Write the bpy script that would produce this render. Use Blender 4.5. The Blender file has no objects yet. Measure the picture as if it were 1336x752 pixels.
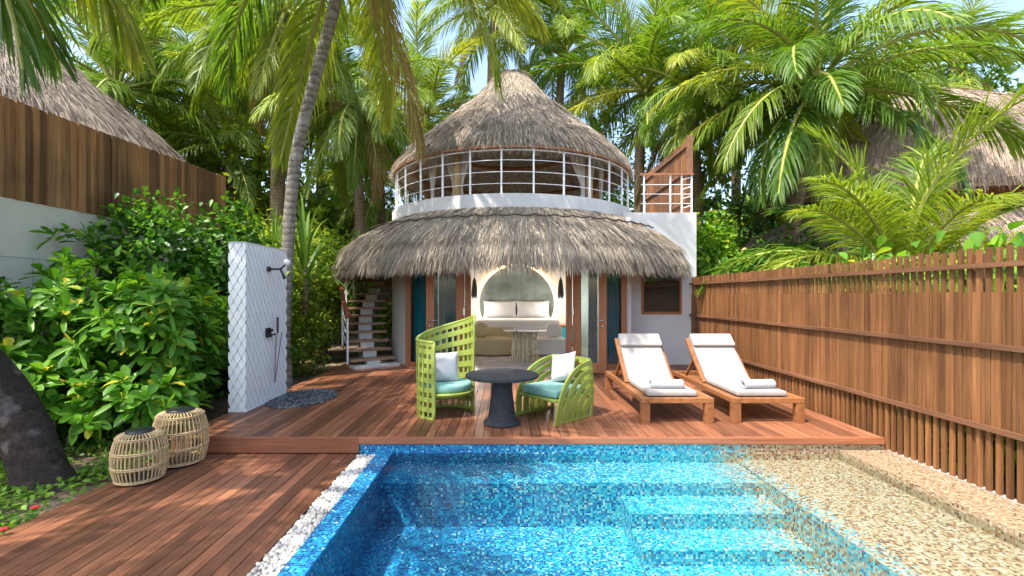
import bpy, math, random
import numpy as np
from mathutils import Vector, Matrix, Euler

random.seed(7)
SC = bpy.context.scene
COL = SC.collection
PI = math.pi
R_ = math.radians
CAMZ, F, PX, PY = 1.45, 620.0, 660.0, 386.0
LO = -0.165                     # lower deck level

def W(px, py, d):               # photo pixel at a given depth -> world point (used only to read sizes off the photo)
    return Vector(((px - PX) * d / F, d, CAMZ + (PY - py) * d / F))

# ------------------------------------------------------------------ scene graph helpers
def tag(o, label=None, cat=None, group=None, kind=None):
    if label: o['label'] = label
    if cat: o['category'] = cat
    if group: o['group'] = group
    if kind: o['kind'] = kind
    return o

def thing(name, label, cat, loc=(0, 0, 0), rz=0.0, group=None):
    o = bpy.data.objects.new(name, None); COL.objects.link(o)
    o.location = loc; o.rotation_euler = (0, 0, rz); o.empty_display_size = 0.1
    return tag(o, label, cat, group)

def origin_of(parent):
    v = Vector((0, 0, 0))
    while parent is not None:
        v = v + Vector(parent.location); parent = parent.parent
    return v

def link_mesh(name, verts, faces, mat, parent=None, local=False, smooth=False, bevel=0.0, seg=2):
    """verts in world space unless local: then already in the parent's space"""
    me = bpy.data.meshes.new(name)
    v = np.asarray(verts, dtype=np.float32).reshape(-1, 3)
    if parent is not None and not local:
        v = v - np.array(origin_of(parent), dtype=np.float32)
    if isinstance(faces, np.ndarray):
        nf, k = faces.shape
        me.vertices.add(len(v)); me.vertices.foreach_set('co', v.ravel())
        me.loops.add(nf * k); me.loops.foreach_set('vertex_index', faces.astype(np.int32).ravel())
        me.polygons.add(nf); me.polygons.foreach_set('loop_start', np.arange(0, nf * k, k, dtype=np.int32))
        me.update(calc_edges=True)
    else:
        me.from_pydata([tuple(float(c) for c in p) for p in v], [], faces); me.update()
    if smooth:
        me.polygons.foreach_set('use_smooth', np.ones(len(me.polygons), dtype=bool))
    me.materials.append(mat)
    o = bpy.data.objects.new(name, me); COL.objects.link(o)
    if parent is not None: o.parent = parent
    if bevel > 0:
        m = o.modifiers.new('bevel', 'BEVEL'); m.width = bevel; m.segments = seg; m.limit_method = 'ANGLE'; m.angle_limit = R_(40)
    return o

class MB:
    def __init__(s): s.v = []; s.f = []
    def add(s, vs, fs):
        n = len(s.v); s.v.extend([tuple(p) for p in vs]); s.f.extend([tuple(i + n for i in f) for f in fs]); return s
    def box(s, c, size, rot=None):
        x, y, z = size[0] / 2, size[1] / 2, size[2] / 2
        p = [Vector((a * x, b * y, d * z)) for d in (-1, 1) for b in (-1, 1) for a in (-1, 1)]
        if rot is not None:
            if not isinstance(rot, Matrix): rot = Euler(rot).to_matrix()
            p = [rot @ q for q in p]
        c = Vector(c)
        return s.add([q + c for q in p], [(0, 2, 3, 1), (4, 5, 7, 6), (0, 1, 5, 4), (2, 6, 7, 3), (1, 3, 7, 5), (0, 4, 6, 2)])
    def span(s, x0, x1, y0, y1, z0, z1):
        return s.box(((x0 + x1) / 2, (y0 + y1) / 2, (z0 + z1) / 2), (x1 - x0, y1 - y0, z1 - z0))
    def bar(s, a, b, w, h, up=Vector((0, 0, 1))):
        a, b = Vector(a), Vector(b); t = (b - a); L = t.length; t.normalize()
        sd = t.cross(up)
        if sd.length < 1e-4: sd = t.cross(Vector((1, 0, 0)))
        sd.normalize(); u = sd.cross(t)
        m = Matrix((t, sd, u)).transposed()
        return s.box((a + b) / 2, (L, w, h), m)
    def tube(s, pts, r, n=8, cap=True):
        pts = [Vector(p) for p in pts]; k = len(pts)
        rr = r if isinstance(r, (list, tuple)) else [r] * k
        vs, fs = [], []
        ref = None
        for i, p in enumerate(pts):
            t = (pts[min(i + 1, k - 1)] - pts[max(i - 1, 0)]).normalized()
            if ref is None:
                ref = Vector((0, 0, 1)) if abs(t.z) < 0.9 else Vector((1, 0, 0))
            a = (ref - t * ref.dot(t)).normalized(); ref = a
            b = t.cross(a)
            for j in range(n):
                th = 2 * PI * j / n
                vs.append(p + (a * math.cos(th) + b * math.sin(th)) * rr[i])
        for i in range(k - 1):
            for j in range(n):
                j2 = (j + 1) % n
                fs.append((i * n + j, i * n + j2, (i + 1) * n + j2, (i + 1) * n + j))
        if cap:
            fs.append(tuple(range(n - 1, -1, -1))); fs.append(tuple((k - 1) * n + j for j in range(n)))
        return s.add(vs, fs)
    def lathe(s, prof, n, c=(0, 0, 0), a0=0.0, a1=2 * PI, cap=False):
        full = abs(a1 - a0 - 2 * PI) < 1e-6
        m = n if full else n + 1
        vs, fs = [], []
        for (r, z) in prof:
            for j in range(m):
                th = a0 + (a1 - a0) * j / n
                vs.append((c[0] + r * math.sin(th), c[1] - r * math.cos(th), c[2] + z))
        for i in range(len(prof) - 1):
            for j in range(n):
                j2 = (j + 1) % m if full else j + 1
                fs.append((i * m + j, i * m + j2, (i + 1) * m + j2, (i + 1) * m + j))
        if cap and full:
            fs.append(tuple(range(m))); fs.append(tuple((len(prof) - 1) * m + j for j in range(m - 1, -1, -1)))
        return s.add(vs, fs)
    def sweep(s, pts, side, w, t):
        """flat ribbon along pts; side = width direction(s), t = thickness"""
        pts = [Vector(p) for p in pts]; k = len(pts); vs, fs = [], []
        for i, p in enumerate(pts):
            tg = (pts[min(i + 1, k - 1)] - pts[max(i - 1, 0)]).normalized()
            sd = Vector(side[i]) if isinstance(side, list) else Vector(side)
            sd = (sd - tg * sd.dot(tg)).normalized(); nn = tg.cross(sd)
            ww = w[i] if isinstance(w, (list, tuple)) else w
            for a, b in ((-1, -1), (1, -1), (1, 1), (-1, 1)):
                vs.append(p + sd * (a * ww / 2) + nn * (b * t / 2))
        for i in range(k - 1):
            for j in range(4):
                j2 = (j + 1) % 4
                fs.append((i * 4 + j, i * 4 + j2, (i + 1) * 4 + j2, (i + 1) * 4 + j))
        fs.append((3, 2, 1, 0)); fs.append(tuple((k - 1) * 4 + j for j in range(4)))
        return s.add(vs, fs)
    def sphere(s, c, r, n=12, m=8, sc=(1, 1, 1)):
        c = Vector(c); vs = [c + Vector((0, 0, -r * sc[2]))]; fs = []
        for i in range(1, m):
            ph = -PI / 2 + PI * i / m
            for j in range(n):
                th = 2 * PI * j / n
                vs.append(c + Vector((r * sc[0] * math.cos(ph) * math.cos(th), r * sc[1] * math.cos(ph) * math.sin(th), r * sc[2] * math.sin(ph))))
        vs.append(c + Vector((0, 0, r * sc[2]))); top = len(vs) - 1
        for j in range(n):
            fs.append((0, 1 + (j + 1) % n, 1 + j)); fs.append((top, 1 + (m - 2) * n + j, 1 + (m - 2) * n + (j + 1) % n))
        for i in range(m - 2):
            for j in range(n):
                j2 = (j + 1) % n
                fs.append((1 + i * n + j, 1 + i * n + j2, 1 + (i + 1) * n + j2, 1 + (i + 1) * n + j))
        return s.add(vs, fs)
    def pillow(s, w, h, t, mat4, n=14, pinch=0.06):
        vs, fs = [], []
        for sg in (1, -1):
            for i in range(n + 1):
                for j in range(n + 1):
                    u, v = -1 + 2 * i / n, -1 + 2 * j / n
                    th = (max(0, 1 - abs(u) ** 2.4) * max(0, 1 - abs(v) ** 2.4)) ** 0.5
                    x = u * w / 2 * (1 - pinch * (1 - abs(v) ** 2)); y = v * h / 2 * (1 - pinch * (1 - abs(u) ** 2))
                    wr = 0.035 * t * math.sin(9 * u + 4 * v) * th
                    vs.append(mat4 @ Vector((x, y, sg * (t / 2 * th + 0.004) + wr)))
        N = (n + 1) * (n + 1)
        for i in range(n):
            for j in range(n):
                a = i * (n + 1) + j; b = a + n + 1
                fs.append((a, b, b + 1, a + 1)); fs.append((N + a, N + a + 1, N + b + 1, N + b))
        def edge(a, b): fs.append((a, b, b + N, a + N))
        for i in range(n):
            edge(i * (n + 1), (i + 1) * (n + 1)) if False else None
            a, b = i * (n + 1), (i + 1) * (n + 1); fs.append((b, a, a + N, b + N))
            a, b = i * (n + 1) + n, (i + 1) * (n + 1) + n; fs.append((a, b, b + N, a + N))
            a, b = i, i + 1; fs.append((a, b, b + N, a + N))
            a, b = n * (n + 1) + i, n * (n + 1) + i + 1; fs.append((b, a, a + N, b + N))
        return s.add(vs, fs)
    def build(s, name, mat, parent=None, local=False, smooth=False, bevel=0.0, seg=2):
        return link_mesh(name, s.v, s.f, mat, parent, local, smooth, bevel, seg)

# ------------------------------------------------------------------ materials
def newmat(name):
    m = bpy.data.materials.new(name); m.use_nodes = True
    nt = m.node_tree; nt.nodes.clear()
    out = nt.nodes.new('ShaderNodeOutputMaterial')
    return m, nt, out
def N(nt, typ, **kw):
    n = nt.nodes.new(typ)
    for k, v in kw.items():
        if k.startswith('i_'):
            key = k[2:]; key = int(key) if key.isdigit() else key.replace('_', ' ')
            n.inputs[key].default_value = v
        else: setattr(n, k, v)
    return n
def c4(c): return (c[0], c[1], c[2], 1.0)
def ramp(nt, stops, interp='LINEAR'):
    n = nt.nodes.new('ShaderNodeValToRGB'); cr = n.color_ramp; cr.interpolation = interp
    while len(cr.elements) < len(stops): cr.elements.new(0.5)
    for e, (p, c) in zip(cr.elements, stops): e.position = p; e.color = c4(c)
    return n
def mixc(nt, fac, a, b, blend='MIX'):
    n = nt.nodes.new('ShaderNodeMix'); n.data_type = 'RGBA'; n.blend_type = blend
    for idx, v in ((0, fac), (6, a), (7, b)):
        if hasattr(v, 'is_linked') or hasattr(v, 'links'): nt.links.new(v, n.inputs[idx])
        else: n.inputs[idx].default_value = v if idx == 0 else c4(v)
    return n.outputs[2]
def math_(nt, op, a, b=0.0):
    n = nt.nodes.new('ShaderNodeMath'); n.operation = op
    for i, v in ((0, a), (1, b)):
        if hasattr(v, 'links'): nt.links.new(v, n.inputs[i])
        else: n.inputs[i].default_value = v
    return n.outputs[0]

def m_plain(name, col, rough=0.6, spec=0.3, var=0.08, scale=6.0, bump=0.0, bscale=60.0, metal=0.0):
    m, nt, out = newmat(name)
    p = N(nt, 'ShaderNodeBsdfPrincipled', i_Roughness=rough, i_Metallic=metal); p.inputs['Specular IOR Level'].default_value = spec
    tc = N(nt, 'ShaderNodeTexCoord')
    no = N(nt, 'ShaderNodeTexNoise', i_Scale=scale, i_Detail=5.0); nt.links.new(tc.outputs['Object'], no.inputs['Vector'])
    r = ramp(nt, [(0.3, [c * (1 - var) for c in col]), (0.7, [min(1, c * (1 + var)) for c in col])])
    nt.links.new(no.outputs['Fac'], r.inputs['Fac']); nt.links.new(r.outputs['Color'], p.inputs['Base Color'])
    if bump > 0:
        n2 = N(nt, 'ShaderNodeTexNoise', i_Scale=bscale, i_Detail=3.0); nt.links.new(tc.outputs['Object'], n2.inputs['Vector'])
        b = N(nt, 'ShaderNodeBump', i_Strength=bump, i_Distance=0.01); nt.links.new(n2.outputs['Fac'], b.inputs['Height']); nt.links.new(b.outputs['Normal'], p.inputs['Normal'])
    nt.links.new(p.outputs['BSDF'], out.inputs['Surface'])
    return m

def m_wood(name, dark, light, axis=1, grain=14.0, rough=0.55, stretch=0.06, isl=1.0, blotch=0.35, spec=0.3):
    m, nt, out = newmat(name)
    p = N(nt, 'ShaderNodeBsdfPrincipled', i_Roughness=rough); p.inputs['Specular IOR Level'].default_value = spec
    tc = N(nt, 'ShaderNodeTexCoord'); mp = N(nt, 'ShaderNodeMapping')
    sc = [grain] * 3; sc[axis] = grain * stretch; mp.inputs['Scale'].default_value = sc
    geo = N(nt, 'ShaderNodeNewGeometry')
    off = N(nt, 'ShaderNodeCombineXYZ')
    k = math_(nt, 'MULTIPLY', geo.outputs['Random Per Island'], 37.0)
    for i in range(3): nt.links.new(k, off.inputs[i])
    nt.links.new(tc.outputs['Object'], mp.inputs['Vector']); nt.links.new(off.outputs[0], mp.inputs['Location'])
    no = N(nt, 'ShaderNodeTexNoise', i_Scale=1.6, i_Detail=6.0, i_Roughness=0.65, i_Distortion=0.6); nt.links.new(mp.outputs[0], no.inputs['Vector'])
    r = ramp(nt, [(0.28, dark), (0.72, light)]); nt.links.new(no.outputs['Fac'], r.inputs['Fac'])
    isv = ramp(nt, [(0.0, (1 - 0.38 * isl,) * 3), (0.5, (1, 1, 1)), (1.0, (1 + 0.28 * isl, 1 + 0.25 * isl, 1 + 0.22 * isl))])
    nt.links.new(geo.outputs['Random Per Island'], isv.inputs['Fac'])
    c = mixc(nt, 1.0, r.outputs['Color'], isv.outputs['Color'], 'MULTIPLY')
    bl = N(nt, 'ShaderNodeTexNoise', i_Scale=0.9, i_Detail=4.0); nt.links.new(tc.outputs['Object'], bl.inputs['Vector'])
    br = ramp(nt, [(0.35, (1 - blotch,) * 3), (0.65, (1, 1, 1))]); nt.links.new(bl.outputs['Fac'], br.inputs['Fac'])
    c = mixc(nt, 1.0, c, br.outputs['Color'], 'MULTIPLY')
    nt.links.new(c, p.inputs['Base Color'])
    b = N(nt, 'ShaderNodeBump', i_Strength=0.25, i_Distance=0.004); nt.links.new(no.outputs['Fac'], b.inputs['Height']); nt.links.new(b.outputs['Normal'], p.inputs['Normal'])
    nt.links.new(p.outputs['BSDF'], out.inputs['Surface'])
    return m

def m_leaf(name, dark, mid, light, trans=0.35, rough=0.42, objvar=False, spot=None):
    m, nt, out = newmat(name)
    geo = N(nt, 'ShaderNodeNewGeometry')
    fac = geo.outputs['Random Per Island']
    if objvar:
        oi = N(nt, 'ShaderNodeObjectInfo')
        fac = math_(nt, 'ADD', math_(nt, 'MULTIPLY', oi.outputs['Random'], 0.6), math_(nt, 'MULTIPLY', geo.outputs['Random Per Island'], 0.4))
    stops = [(0.0, dark), (0.5, mid), (0.93, light)]
    if spot: stops.append((0.975, spot))
    r = ramp(nt, stops); nt.links.new(fac, r.inputs['Fac'])
    p = N(nt, 'ShaderNodeBsdfPrincipled', i_Roughness=rough); p.inputs['Specular IOR Level'].default_value = 0.32
    nt.links.new(r.outputs['Color'], p.inputs['Base Color'])
    t = N(nt, 'ShaderNodeBsdfTranslucent')
    tc_ = mixc(nt, 1.0, r.outputs['Color'], (1.5, 1.45, 0.6), 'MULTIPLY'); nt.links.new(tc_, t.inputs['Color'])
    mx = N(nt, 'ShaderNodeMixShader', i_0=trans); nt.links.new(p.outputs[0], mx.inputs[1]); nt.links.new(t.outputs[0], mx.inputs[2])
    nt.links.new(mx.outputs[0], out.inputs['Surface'])
    return m

def m_straw(name, cols, rough=0.85):
    m, nt, out = newmat(name)
    geo = N(nt, 'ShaderNodeNewGeometry'); tc = N(nt, 'ShaderNodeTexCoord')
    r = ramp(nt, [(i / (len(cols) - 1), c) for i, c in enumerate(cols)]); nt.links.new(geo.outputs['Random Per Island'], r.inputs['Fac'])
    no = N(nt, 'ShaderNodeTexNoise', i_Scale=0.8, i_Detail=5.0, i_Roughness=0.6); nt.links.new(tc.outputs['Object'], no.inputs['Vector'])
    br = ramp(nt, [(0.32, (0.62, 0.6, 0.58)), (0.68, (1.12, 1.08, 1.02))]); nt.links.new(no.outputs['Fac'], br.inputs['Fac'])
    c = mixc(nt, 1.0, r.outputs['Color'], br.outputs['Color'], 'MULTIPLY')
    p = N(nt, 'ShaderNodeBsdfPrincipled', i_Roughness=rough); p.inputs['Specular IOR Level'].default_value = 0.15
    nt.links.new(c, p.inputs['Base Color']); nt.links.new(p.outputs[0], out.inputs['Surface'])
    return m

def m_mosaic(tile=0.019):
    m, nt, out = newmat('glass_mosaic')
    tc = N(nt, 'ShaderNodeTexCoord'); geo = N(nt, 'ShaderNodeNewGeometry')
    ad = N(nt, 'ShaderNodeVectorMath', operation='ADD'); ad.inputs[1].default_value = (0.0057, 0.0031, 0.0043); nt.links.new(tc.outputs['Object'], ad.inputs[0])
    sc = N(nt, 'ShaderNodeVectorMath', operation='SCALE'); sc.inputs['Scale'].default_value = 1 / tile; nt.links.new(ad.outputs[0], sc.inputs[0])
    fl = N(nt, 'ShaderNodeVectorMath', operation='FLOOR'); nt.links.new(sc.outputs[0], fl.inputs[0])
    fr = N(nt, 'ShaderNodeVectorMath', operation='FRACTION'); nt.links.new(sc.outputs[0], fr.inputs[0])
    wn = N(nt, 'ShaderNodeTexWhiteNoise', noise_dimensions='3D'); nt.links.new(fl.outputs[0], wn.inputs['Vector'])
    f2 = N(nt, 'ShaderNodeVectorMath', operation='ADD'); f2.inputs[1].default_value = (17.3, 5.1, 91.7); nt.links.new(fl.outputs[0], f2.inputs[0])
    wn2 = N(nt, 'ShaderNodeTexWhiteNoise', noise_dimensions='3D'); nt.links.new(f2.outputs[0], wn2.inputs['Vector'])
    blue = ramp(nt, [(0, (0.003, 0.03, 0.17)), (0.2, (0.004, 0.08, 0.29)), (0.42, (0.005, 0.16, 0.40)), (0.66, (0.006, 0.24, 0.47)), (0.84, (0.012, 0.36, 0.56)), (0.95, (0.10, 0.52, 0.66)), (0.985, (0.5, 0.7, 0.75))], 'CONSTANT')
    teal = ramp(nt, [(0, (0.008, 0.16, 0.32)), (0.14, (0.015, 0.33, 0.48)), (0.38, (0.05, 0.48, 0.57)), (0.62, (0.12, 0.56, 0.60)), (0.82, (0.36, 0.60, 0.54)), (0.94, (0.24, 0.19, 0.12)), (0.965, (0.6, 0.7, 0.66))], 'CONSTANT')
    beige = ramp(nt, [(0, (0.46, 0.34, 0.20)), (0.26, (0.52, 0.42, 0.28)), (0.50, (0.36, 0.19, 0.085)), (0.62, (0.24, 0.075, 0.025)), (0.76, (0.44, 0.24, 0.12)), (0.86, (0.10, 0.035, 0.015)), (0.93, (0.58, 0.53, 0.43))], 'CONSTANT')
    for r in (blue, teal, beige): nt.links.new(wn.outputs['Value'], r.inputs['Fac'])
    sx = N(nt, 'ShaderNodeSeparateXYZ'); nt.links.new(tc.outputs['Object'], sx.inputs[0])
    def step_mix(lo, hi):
        mr = N(nt, 'ShaderNodeMapRange'); mr.inputs['From Min'].default_value = lo; mr.inputs['From Max'].default_value = hi
        nt.links.new(sx.outputs['X'], mr.inputs['Value'])
        return math_(nt, 'LESS_THAN', wn2.outputs['Value'], mr.outputs[0])
    c = mixc(nt, step_mix(-0.7, 1.6), blue.outputs['Color'], teal.outputs['Color'])
    c = mixc(nt, step_mix(2.0, 2.6), c, beige.outputs['Color'])
    kerb = ramp(nt, [(0, (0.30, 0.22, 0.125)), (0.3, (0.38, 0.30, 0.19)), (0.55, (0.22, 0.12, 0.055)), (0.70, (0.28, 0.18, 0.095)), (0.86, (0.08, 0.038, 0.02)), (0.93, (0.42, 0.37, 0.28))], 'CONSTANT'); nt.links.new(wn.outputs['Value'], kerb.inputs['Fac'])  # shelf tile toned darker: the kerb's partial shade is put into these colours
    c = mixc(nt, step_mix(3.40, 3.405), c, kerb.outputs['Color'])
    # grout lines: distance to the tile edge on the two axes lying in the face
    sf = N(nt, 'ShaderNodeSeparateXYZ'); nt.links.new(fr.outputs[0], sf.inputs[0])
    sn = N(nt, 'ShaderNodeSeparateXYZ'); nt.links.new(geo.outputs['True Normal'], sn.inputs[0])
    g = None
    for ax in 'XYZ':
        e = math_(nt, 'LESS_THAN', math_(nt, 'MINIMUM', sf.outputs[ax], math_(nt, 'SUBTRACT', 1.0, sf.outputs[ax])), 0.07)
        e = math_(nt, 'MULTIPLY', e, math_(nt, 'LESS_THAN', math_(nt, 'ABSOLUTE', sn.outputs[ax]), 0.5))
        g = e if g is None else math_(nt, 'MAXIMUM', g, e)
    gm = N(nt, 'ShaderNodeMapRange'); gm.inputs['From Min'].default_value = 1.6; gm.inputs['From Max'].default_value = 2.5; nt.links.new(sx.outputs['X'], gm.inputs['Value'])
    gc = mixc(nt, gm.outputs[0], (0.07, 0.26, 0.36), (0.36, 0.30, 0.22))
    c = mixc(nt, g, c, gc)
    p = N(nt, 'ShaderNodeBsdfPrincipled', i_Roughness=0.22); p.inputs['Specular IOR Level'].default_value = 0.5
    nt.links.new(c, p.inputs['Base Color'])
    b = N(nt, 'ShaderNodeBump', i_Strength=0.4, i_Distance=0.002); b.invert = True; nt.links.new(g, b.inputs['Height']); nt.links.new(b.outputs['Normal'], p.inputs['Normal'])
    nt.links.new(p.outputs[0], out.inputs['Surface'])
    return m

def m_water():
    m, nt, out = newmat('pool_water')
    tc = N(nt, 'ShaderNodeTexCoord')
    no = N(nt, 'ShaderNodeTexNoise', i_Scale=6.0, i_Detail=4.0, i_Distortion=0.5); nt.links.new(tc.outputs['Object'], no.inputs['Vector'])
    b = N(nt, 'ShaderNodeBump', i_Strength=0.5, i_Distance=0.02); nt.links.new(no.outputs['Fac'], b.inputs['Height'])
    fr = N(nt, 'ShaderNodeFresnel', i_IOR=1.33); nt.links.new(b.outputs[0], fr.inputs['Normal'])
    tr = N(nt, 'ShaderNodeBsdfTransparent'); tr.inputs['Color'].default_value = (0.86, 0.97, 0.985, 1)
    gl = N(nt, 'ShaderNodeBsdfGlossy', i_Roughness=0.02); nt.links.new(b.outputs[0], gl.inputs['Normal'])
    mx = N(nt, 'ShaderNodeMixShader'); nt.links.new(fr.outputs[0], mx.inputs[0]); nt.links.new(tr.outputs[0], mx.inputs[1]); nt.links.new(gl.outputs[0], mx.inputs[2])
    nt.links.new(mx.outputs[0], out.inputs['Surface'])
    return m

def m_glass(name, tint=(0.82, 0.88, 0.88), ior=1.5):
    m, nt, out = newmat(name)
    fr = N(nt, 'ShaderNodeFresnel', i_IOR=ior)
    tr = N(nt, 'ShaderNodeBsdfTransparent'); tr.inputs['Color'].default_value = c4(tint)
    gl = N(nt, 'ShaderNodeBsdfGlossy', i_Roughness=0.0)
    mx = N(nt, 'ShaderNodeMixShader'); nt.links.new(fr.outputs[0], mx.inputs[0]); nt.links.new(tr.outputs[0], mx.inputs[1]); nt.links.new(gl.outputs[0], mx.inputs[2])
    nt.links.new(mx.outputs[0], out.inputs['Surface'])
    return m

def m_emit(name, col, strength):
    m, nt, out = newmat(name)
    e = N(nt, 'ShaderNodeEmission', i_Strength=strength); e.inputs['Color'].default_value = c4(col)
    nt.links.new(e.outputs[0], out.inputs['Surface']); return m

def m_weave(name, col, scale=55.0):
    m, nt, out = newmat(name)
    p = N(nt, 'ShaderNodeBsdfPrincipled', i_Roughness=0.5); p.inputs['Specular IOR Level'].default_value = 0.4
    tc = N(nt, 'ShaderNodeTexCoord')
    w1 = N(nt, 'ShaderNodeTexWave', wave_type='BANDS', bands_direction='Z', i_Scale=scale, i_Distortion=1.0); nt.links.new(tc.outputs['Object'], w1.inputs['Vector'])
    no = N(nt, 'ShaderNodeTexNoise', i_Scale=30.0, i_Detail=4.0); nt.links.new(tc.outputs['Object'], no.inputs['Vector'])
    f = math_(nt, 'ADD', math_(nt, 'MULTIPLY', w1.outputs['Fac'], 0.6), math_(nt, 'MULTIPLY', no.outputs['Fac'], 0.5))
    r = ramp(nt, [(0.2, [c * 0.6 for c in col]), (0.75, [min(1, c * 1.15) for c in col])]); nt.links.new(f, r.inputs['Fac']); nt.links.new(r.outputs['Color'], p.inputs['Base Color'])
    b = N(nt, 'ShaderNodeBump', i_Strength=0.5, i_Distance=0.004); nt.links.new(f, b.inputs['Height']); nt.links.new(b.outputs[0], p.inputs['Normal'])
    nt.links.new(p.outputs[0], out.inputs['Surface']); return m

def m_ground():
    m, nt, out = newmat('sandy_soil')
    p = N(nt, 'ShaderNodeBsdfPrincipled', i_Roughness=0.95); p.inputs['Specular IOR Level'].default_value = 0.1
    tc = N(nt, 'ShaderNodeTexCoord')
    a = N(nt, 'ShaderNodeTexNoise', i_Scale=1.2, i_Detail=8.0, i_Roughness=0.7); nt.links.new(tc.outputs['Object'], a.inputs['Vector'])
    b_ = N(nt, 'ShaderNodeTexNoise', i_Scale=40.0, i_Detail=5.0); nt.links.new(tc.outputs['Object'], b_.inputs['Vector'])
    r = ramp(nt, [(0.3, (0.10, 0.07, 0.045)), (0.55, (0.22, 0.16, 0.11)), (0.75, (0.34, 0.28, 0.21))]); nt.links.new(a.outputs['Fac'], r.inputs['Fac'])
    r2 = ramp(nt, [(0.3, (0.6, 0.6, 0.6)), (0.7, (1.15, 1.15, 1.15))]); nt.links.new(b_.outputs['Fac'], r2.inputs['Fac'])
    nt.links.new(mixc(nt, 1.0, r.outputs['Color'], r2.outputs['Color'], 'MULTIPLY'), p.inputs['Base Color'])
    bp = N(nt, 'ShaderNodeBump', i_Strength=0.7, i_Distance=0.02); nt.links.new(b_.outputs['Fac'], bp.inputs['Height']); nt.links.new(bp.outputs[0], p.inputs['Normal'])
    nt.links.new(p.outputs[0], out.inputs['Surface']); return m

def m_trunk(name, dark, light, ring=9.0, blot=(0.3, 0.3, 0.28), rw=.3, ns=7.0):
    m, nt, out = newmat(name)
    p = N(nt, 'ShaderNodeBsdfPrincipled', i_Roughness=0.9); p.inputs['Specular IOR Level'].default_value = 0.12
    tc = N(nt, 'ShaderNodeTexCoord')
    w = N(nt, 'ShaderNodeTexWave', wave_type='BANDS', bands_direction='Z', wave_profile='SAW', i_Scale=ring * 0.3, i_Distortion=4.5, i_Detail=3.0); w.inputs['Detail Scale'].default_value = 2.0
    nt.links.new(tc.outputs['Object'], w.inputs['Vector'])
    no = N(nt, 'ShaderNodeTexNoise', i_Scale=ns, i_Detail=9.0, i_Roughness=0.78); nt.links.new(tc.outputs['Object'], no.inputs['Vector'])
    f = math_(nt, 'ADD', math_(nt, 'MULTIPLY', w.outputs['Fac'], rw), math_(nt, 'MULTIPLY', no.outputs['Fac'], 1.1 - rw))
    r = ramp(nt, [(0.3, dark), (0.75, light)]); nt.links.new(f, r.inputs['Fac'])
    n3 = N(nt, 'ShaderNodeTexNoise', i_Scale=4.0, i_Detail=6.0); nt.links.new(tc.outputs['Object'], n3.inputs['Vector'])
    rr = ramp(nt, [(0.56, (0, 0, 0)), (0.64, (1, 1, 1))]); nt.links.new(n3.outputs['Fac'], rr.inputs['Fac'])
    nt.links.new(mixc(nt, math_(nt, 'MULTIPLY', rr.outputs['Color'], 0.6), r.outputs['Color'], blot), p.inputs['Base Color'])
    b = N(nt, 'ShaderNodeBump', i_Strength=1.0, i_Distance=0.035); nt.links.new(f, b.inputs['Height']); nt.links.new(b.outputs[0], p.inputs['Normal'])
    nt.links.new(p.outputs[0], out.inputs['Surface']); return m

M = {}
M['deck'] = m_wood('oiled_hardwood', (0.135, 0.048, 0.024), (0.34, 0.145, 0.076), axis=1, grain=16, rough=0.42, blotch=0.28, isl=1.25)
M['deck_edge'] = m_wood('oiled_hardwood_edge', (0.20, 0.068, 0.032), (0.38, 0.15, 0.078), axis=0, grain=16, rough=0.45, blotch=0.2)
M['fence'] = m_wood('weathered_slat', (0.115, 0.046, 0.017), (0.34, 0.155, 0.06), axis=2, grain=14, rough=0.6, blotch=0.3, stretch=0.05, isl=0.9)
M['fence_rail'] = m_wood('fence_rail_wood', (0.12, 0.055, 0.03), (0.26, 0.125, 0.065), axis=1, grain=12)
M['left_boards'] = m_wood('dark_brown_board', (0.17, 0.075, 0.03), (0.50, 0.25, 0.11), axis=2, grain=9, rough=0.6, blotch=0.45, stretch=0.05, isl=1.4)
M['teak'] = m_wood('golden_teak', (0.20, 0.075, 0.025), (0.37, 0.16, 0.062), axis=1, grain=10, rough=0.5, isl=0.4, blotch=0.12)
M['door_wood'] = m_wood('reddish_door_wood', (0.26, 0.095, 0.035), (0.42, 0.18, 0.075), axis=2, grain=10, rough=0.4, isl=0.3, blotch=0.1)
M['pale_wood'] = m_wood('honey_post_wood', (0.50, 0.32, 0.15), (0.66, 0.46, 0.25), axis=2, grain=10, isl=0.5)
M['plaster'] = m_plain('white_plaster', (0.56, 0.555, 0.54), rough=0.8, spec=0.15, var=0.07, scale=1.3, bump=0.08, bscale=120)
M['grey_render'] = m_plain('grey_rendered_wall', (0.64, 0.59, 0.50), rough=0.9, spec=0.1, var=0.07, scale=1.5, bump=0.1)
M['paint'] = m_plain('white_painted_metal', (0.82, 0.82, 0.82), rough=0.35, spec=0.5, var=0.02)
M['tile'] = m_plain('white_ceramic_scale', (0.80, 0.80, 0.78), rough=0.28, spec=0.5, var=0.05, scale=9)
M['grout'] = m_plain('wall_backing', (0.45, 0.45, 0.44), rough=0.9)
M['black'] = m_plain('black_metal', (0.02, 0.02, 0.022), rough=0.35, spec=0.5)
M['kerbstone'] = m_plain('weathered_kerb', (0.38, 0.35, 0.31), rough=0.9, var=0.3, scale=5)
M['tread'] = m_wood('weathered_tread', (0.22, 0.13, 0.08), (0.46, 0.31, 0.21), axis=0, grain=12, rough=0.6, blotch=0.2)
M['hose'] = m_plain('grey_steel_hose', (0.16, 0.16, 0.16), rough=0.35)
M['chrome'] = m_plain('brushed_steel', (0.6, 0.6, 0.6), rough=0.3, metal=1.0)
M['charcoal'] = m_plain('charcoal_stone', (0.032, 0.035, 0.039), rough=0.75, spec=0.25, var=0.3, scale=35, bump=0.4, bscale=150)
M['cushion'] = m_plain('ivory_canvas', (0.34, 0.312, 0.288), rough=0.9, spec=0.1, var=0.05, bump=0.5, bscale=14)
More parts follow.
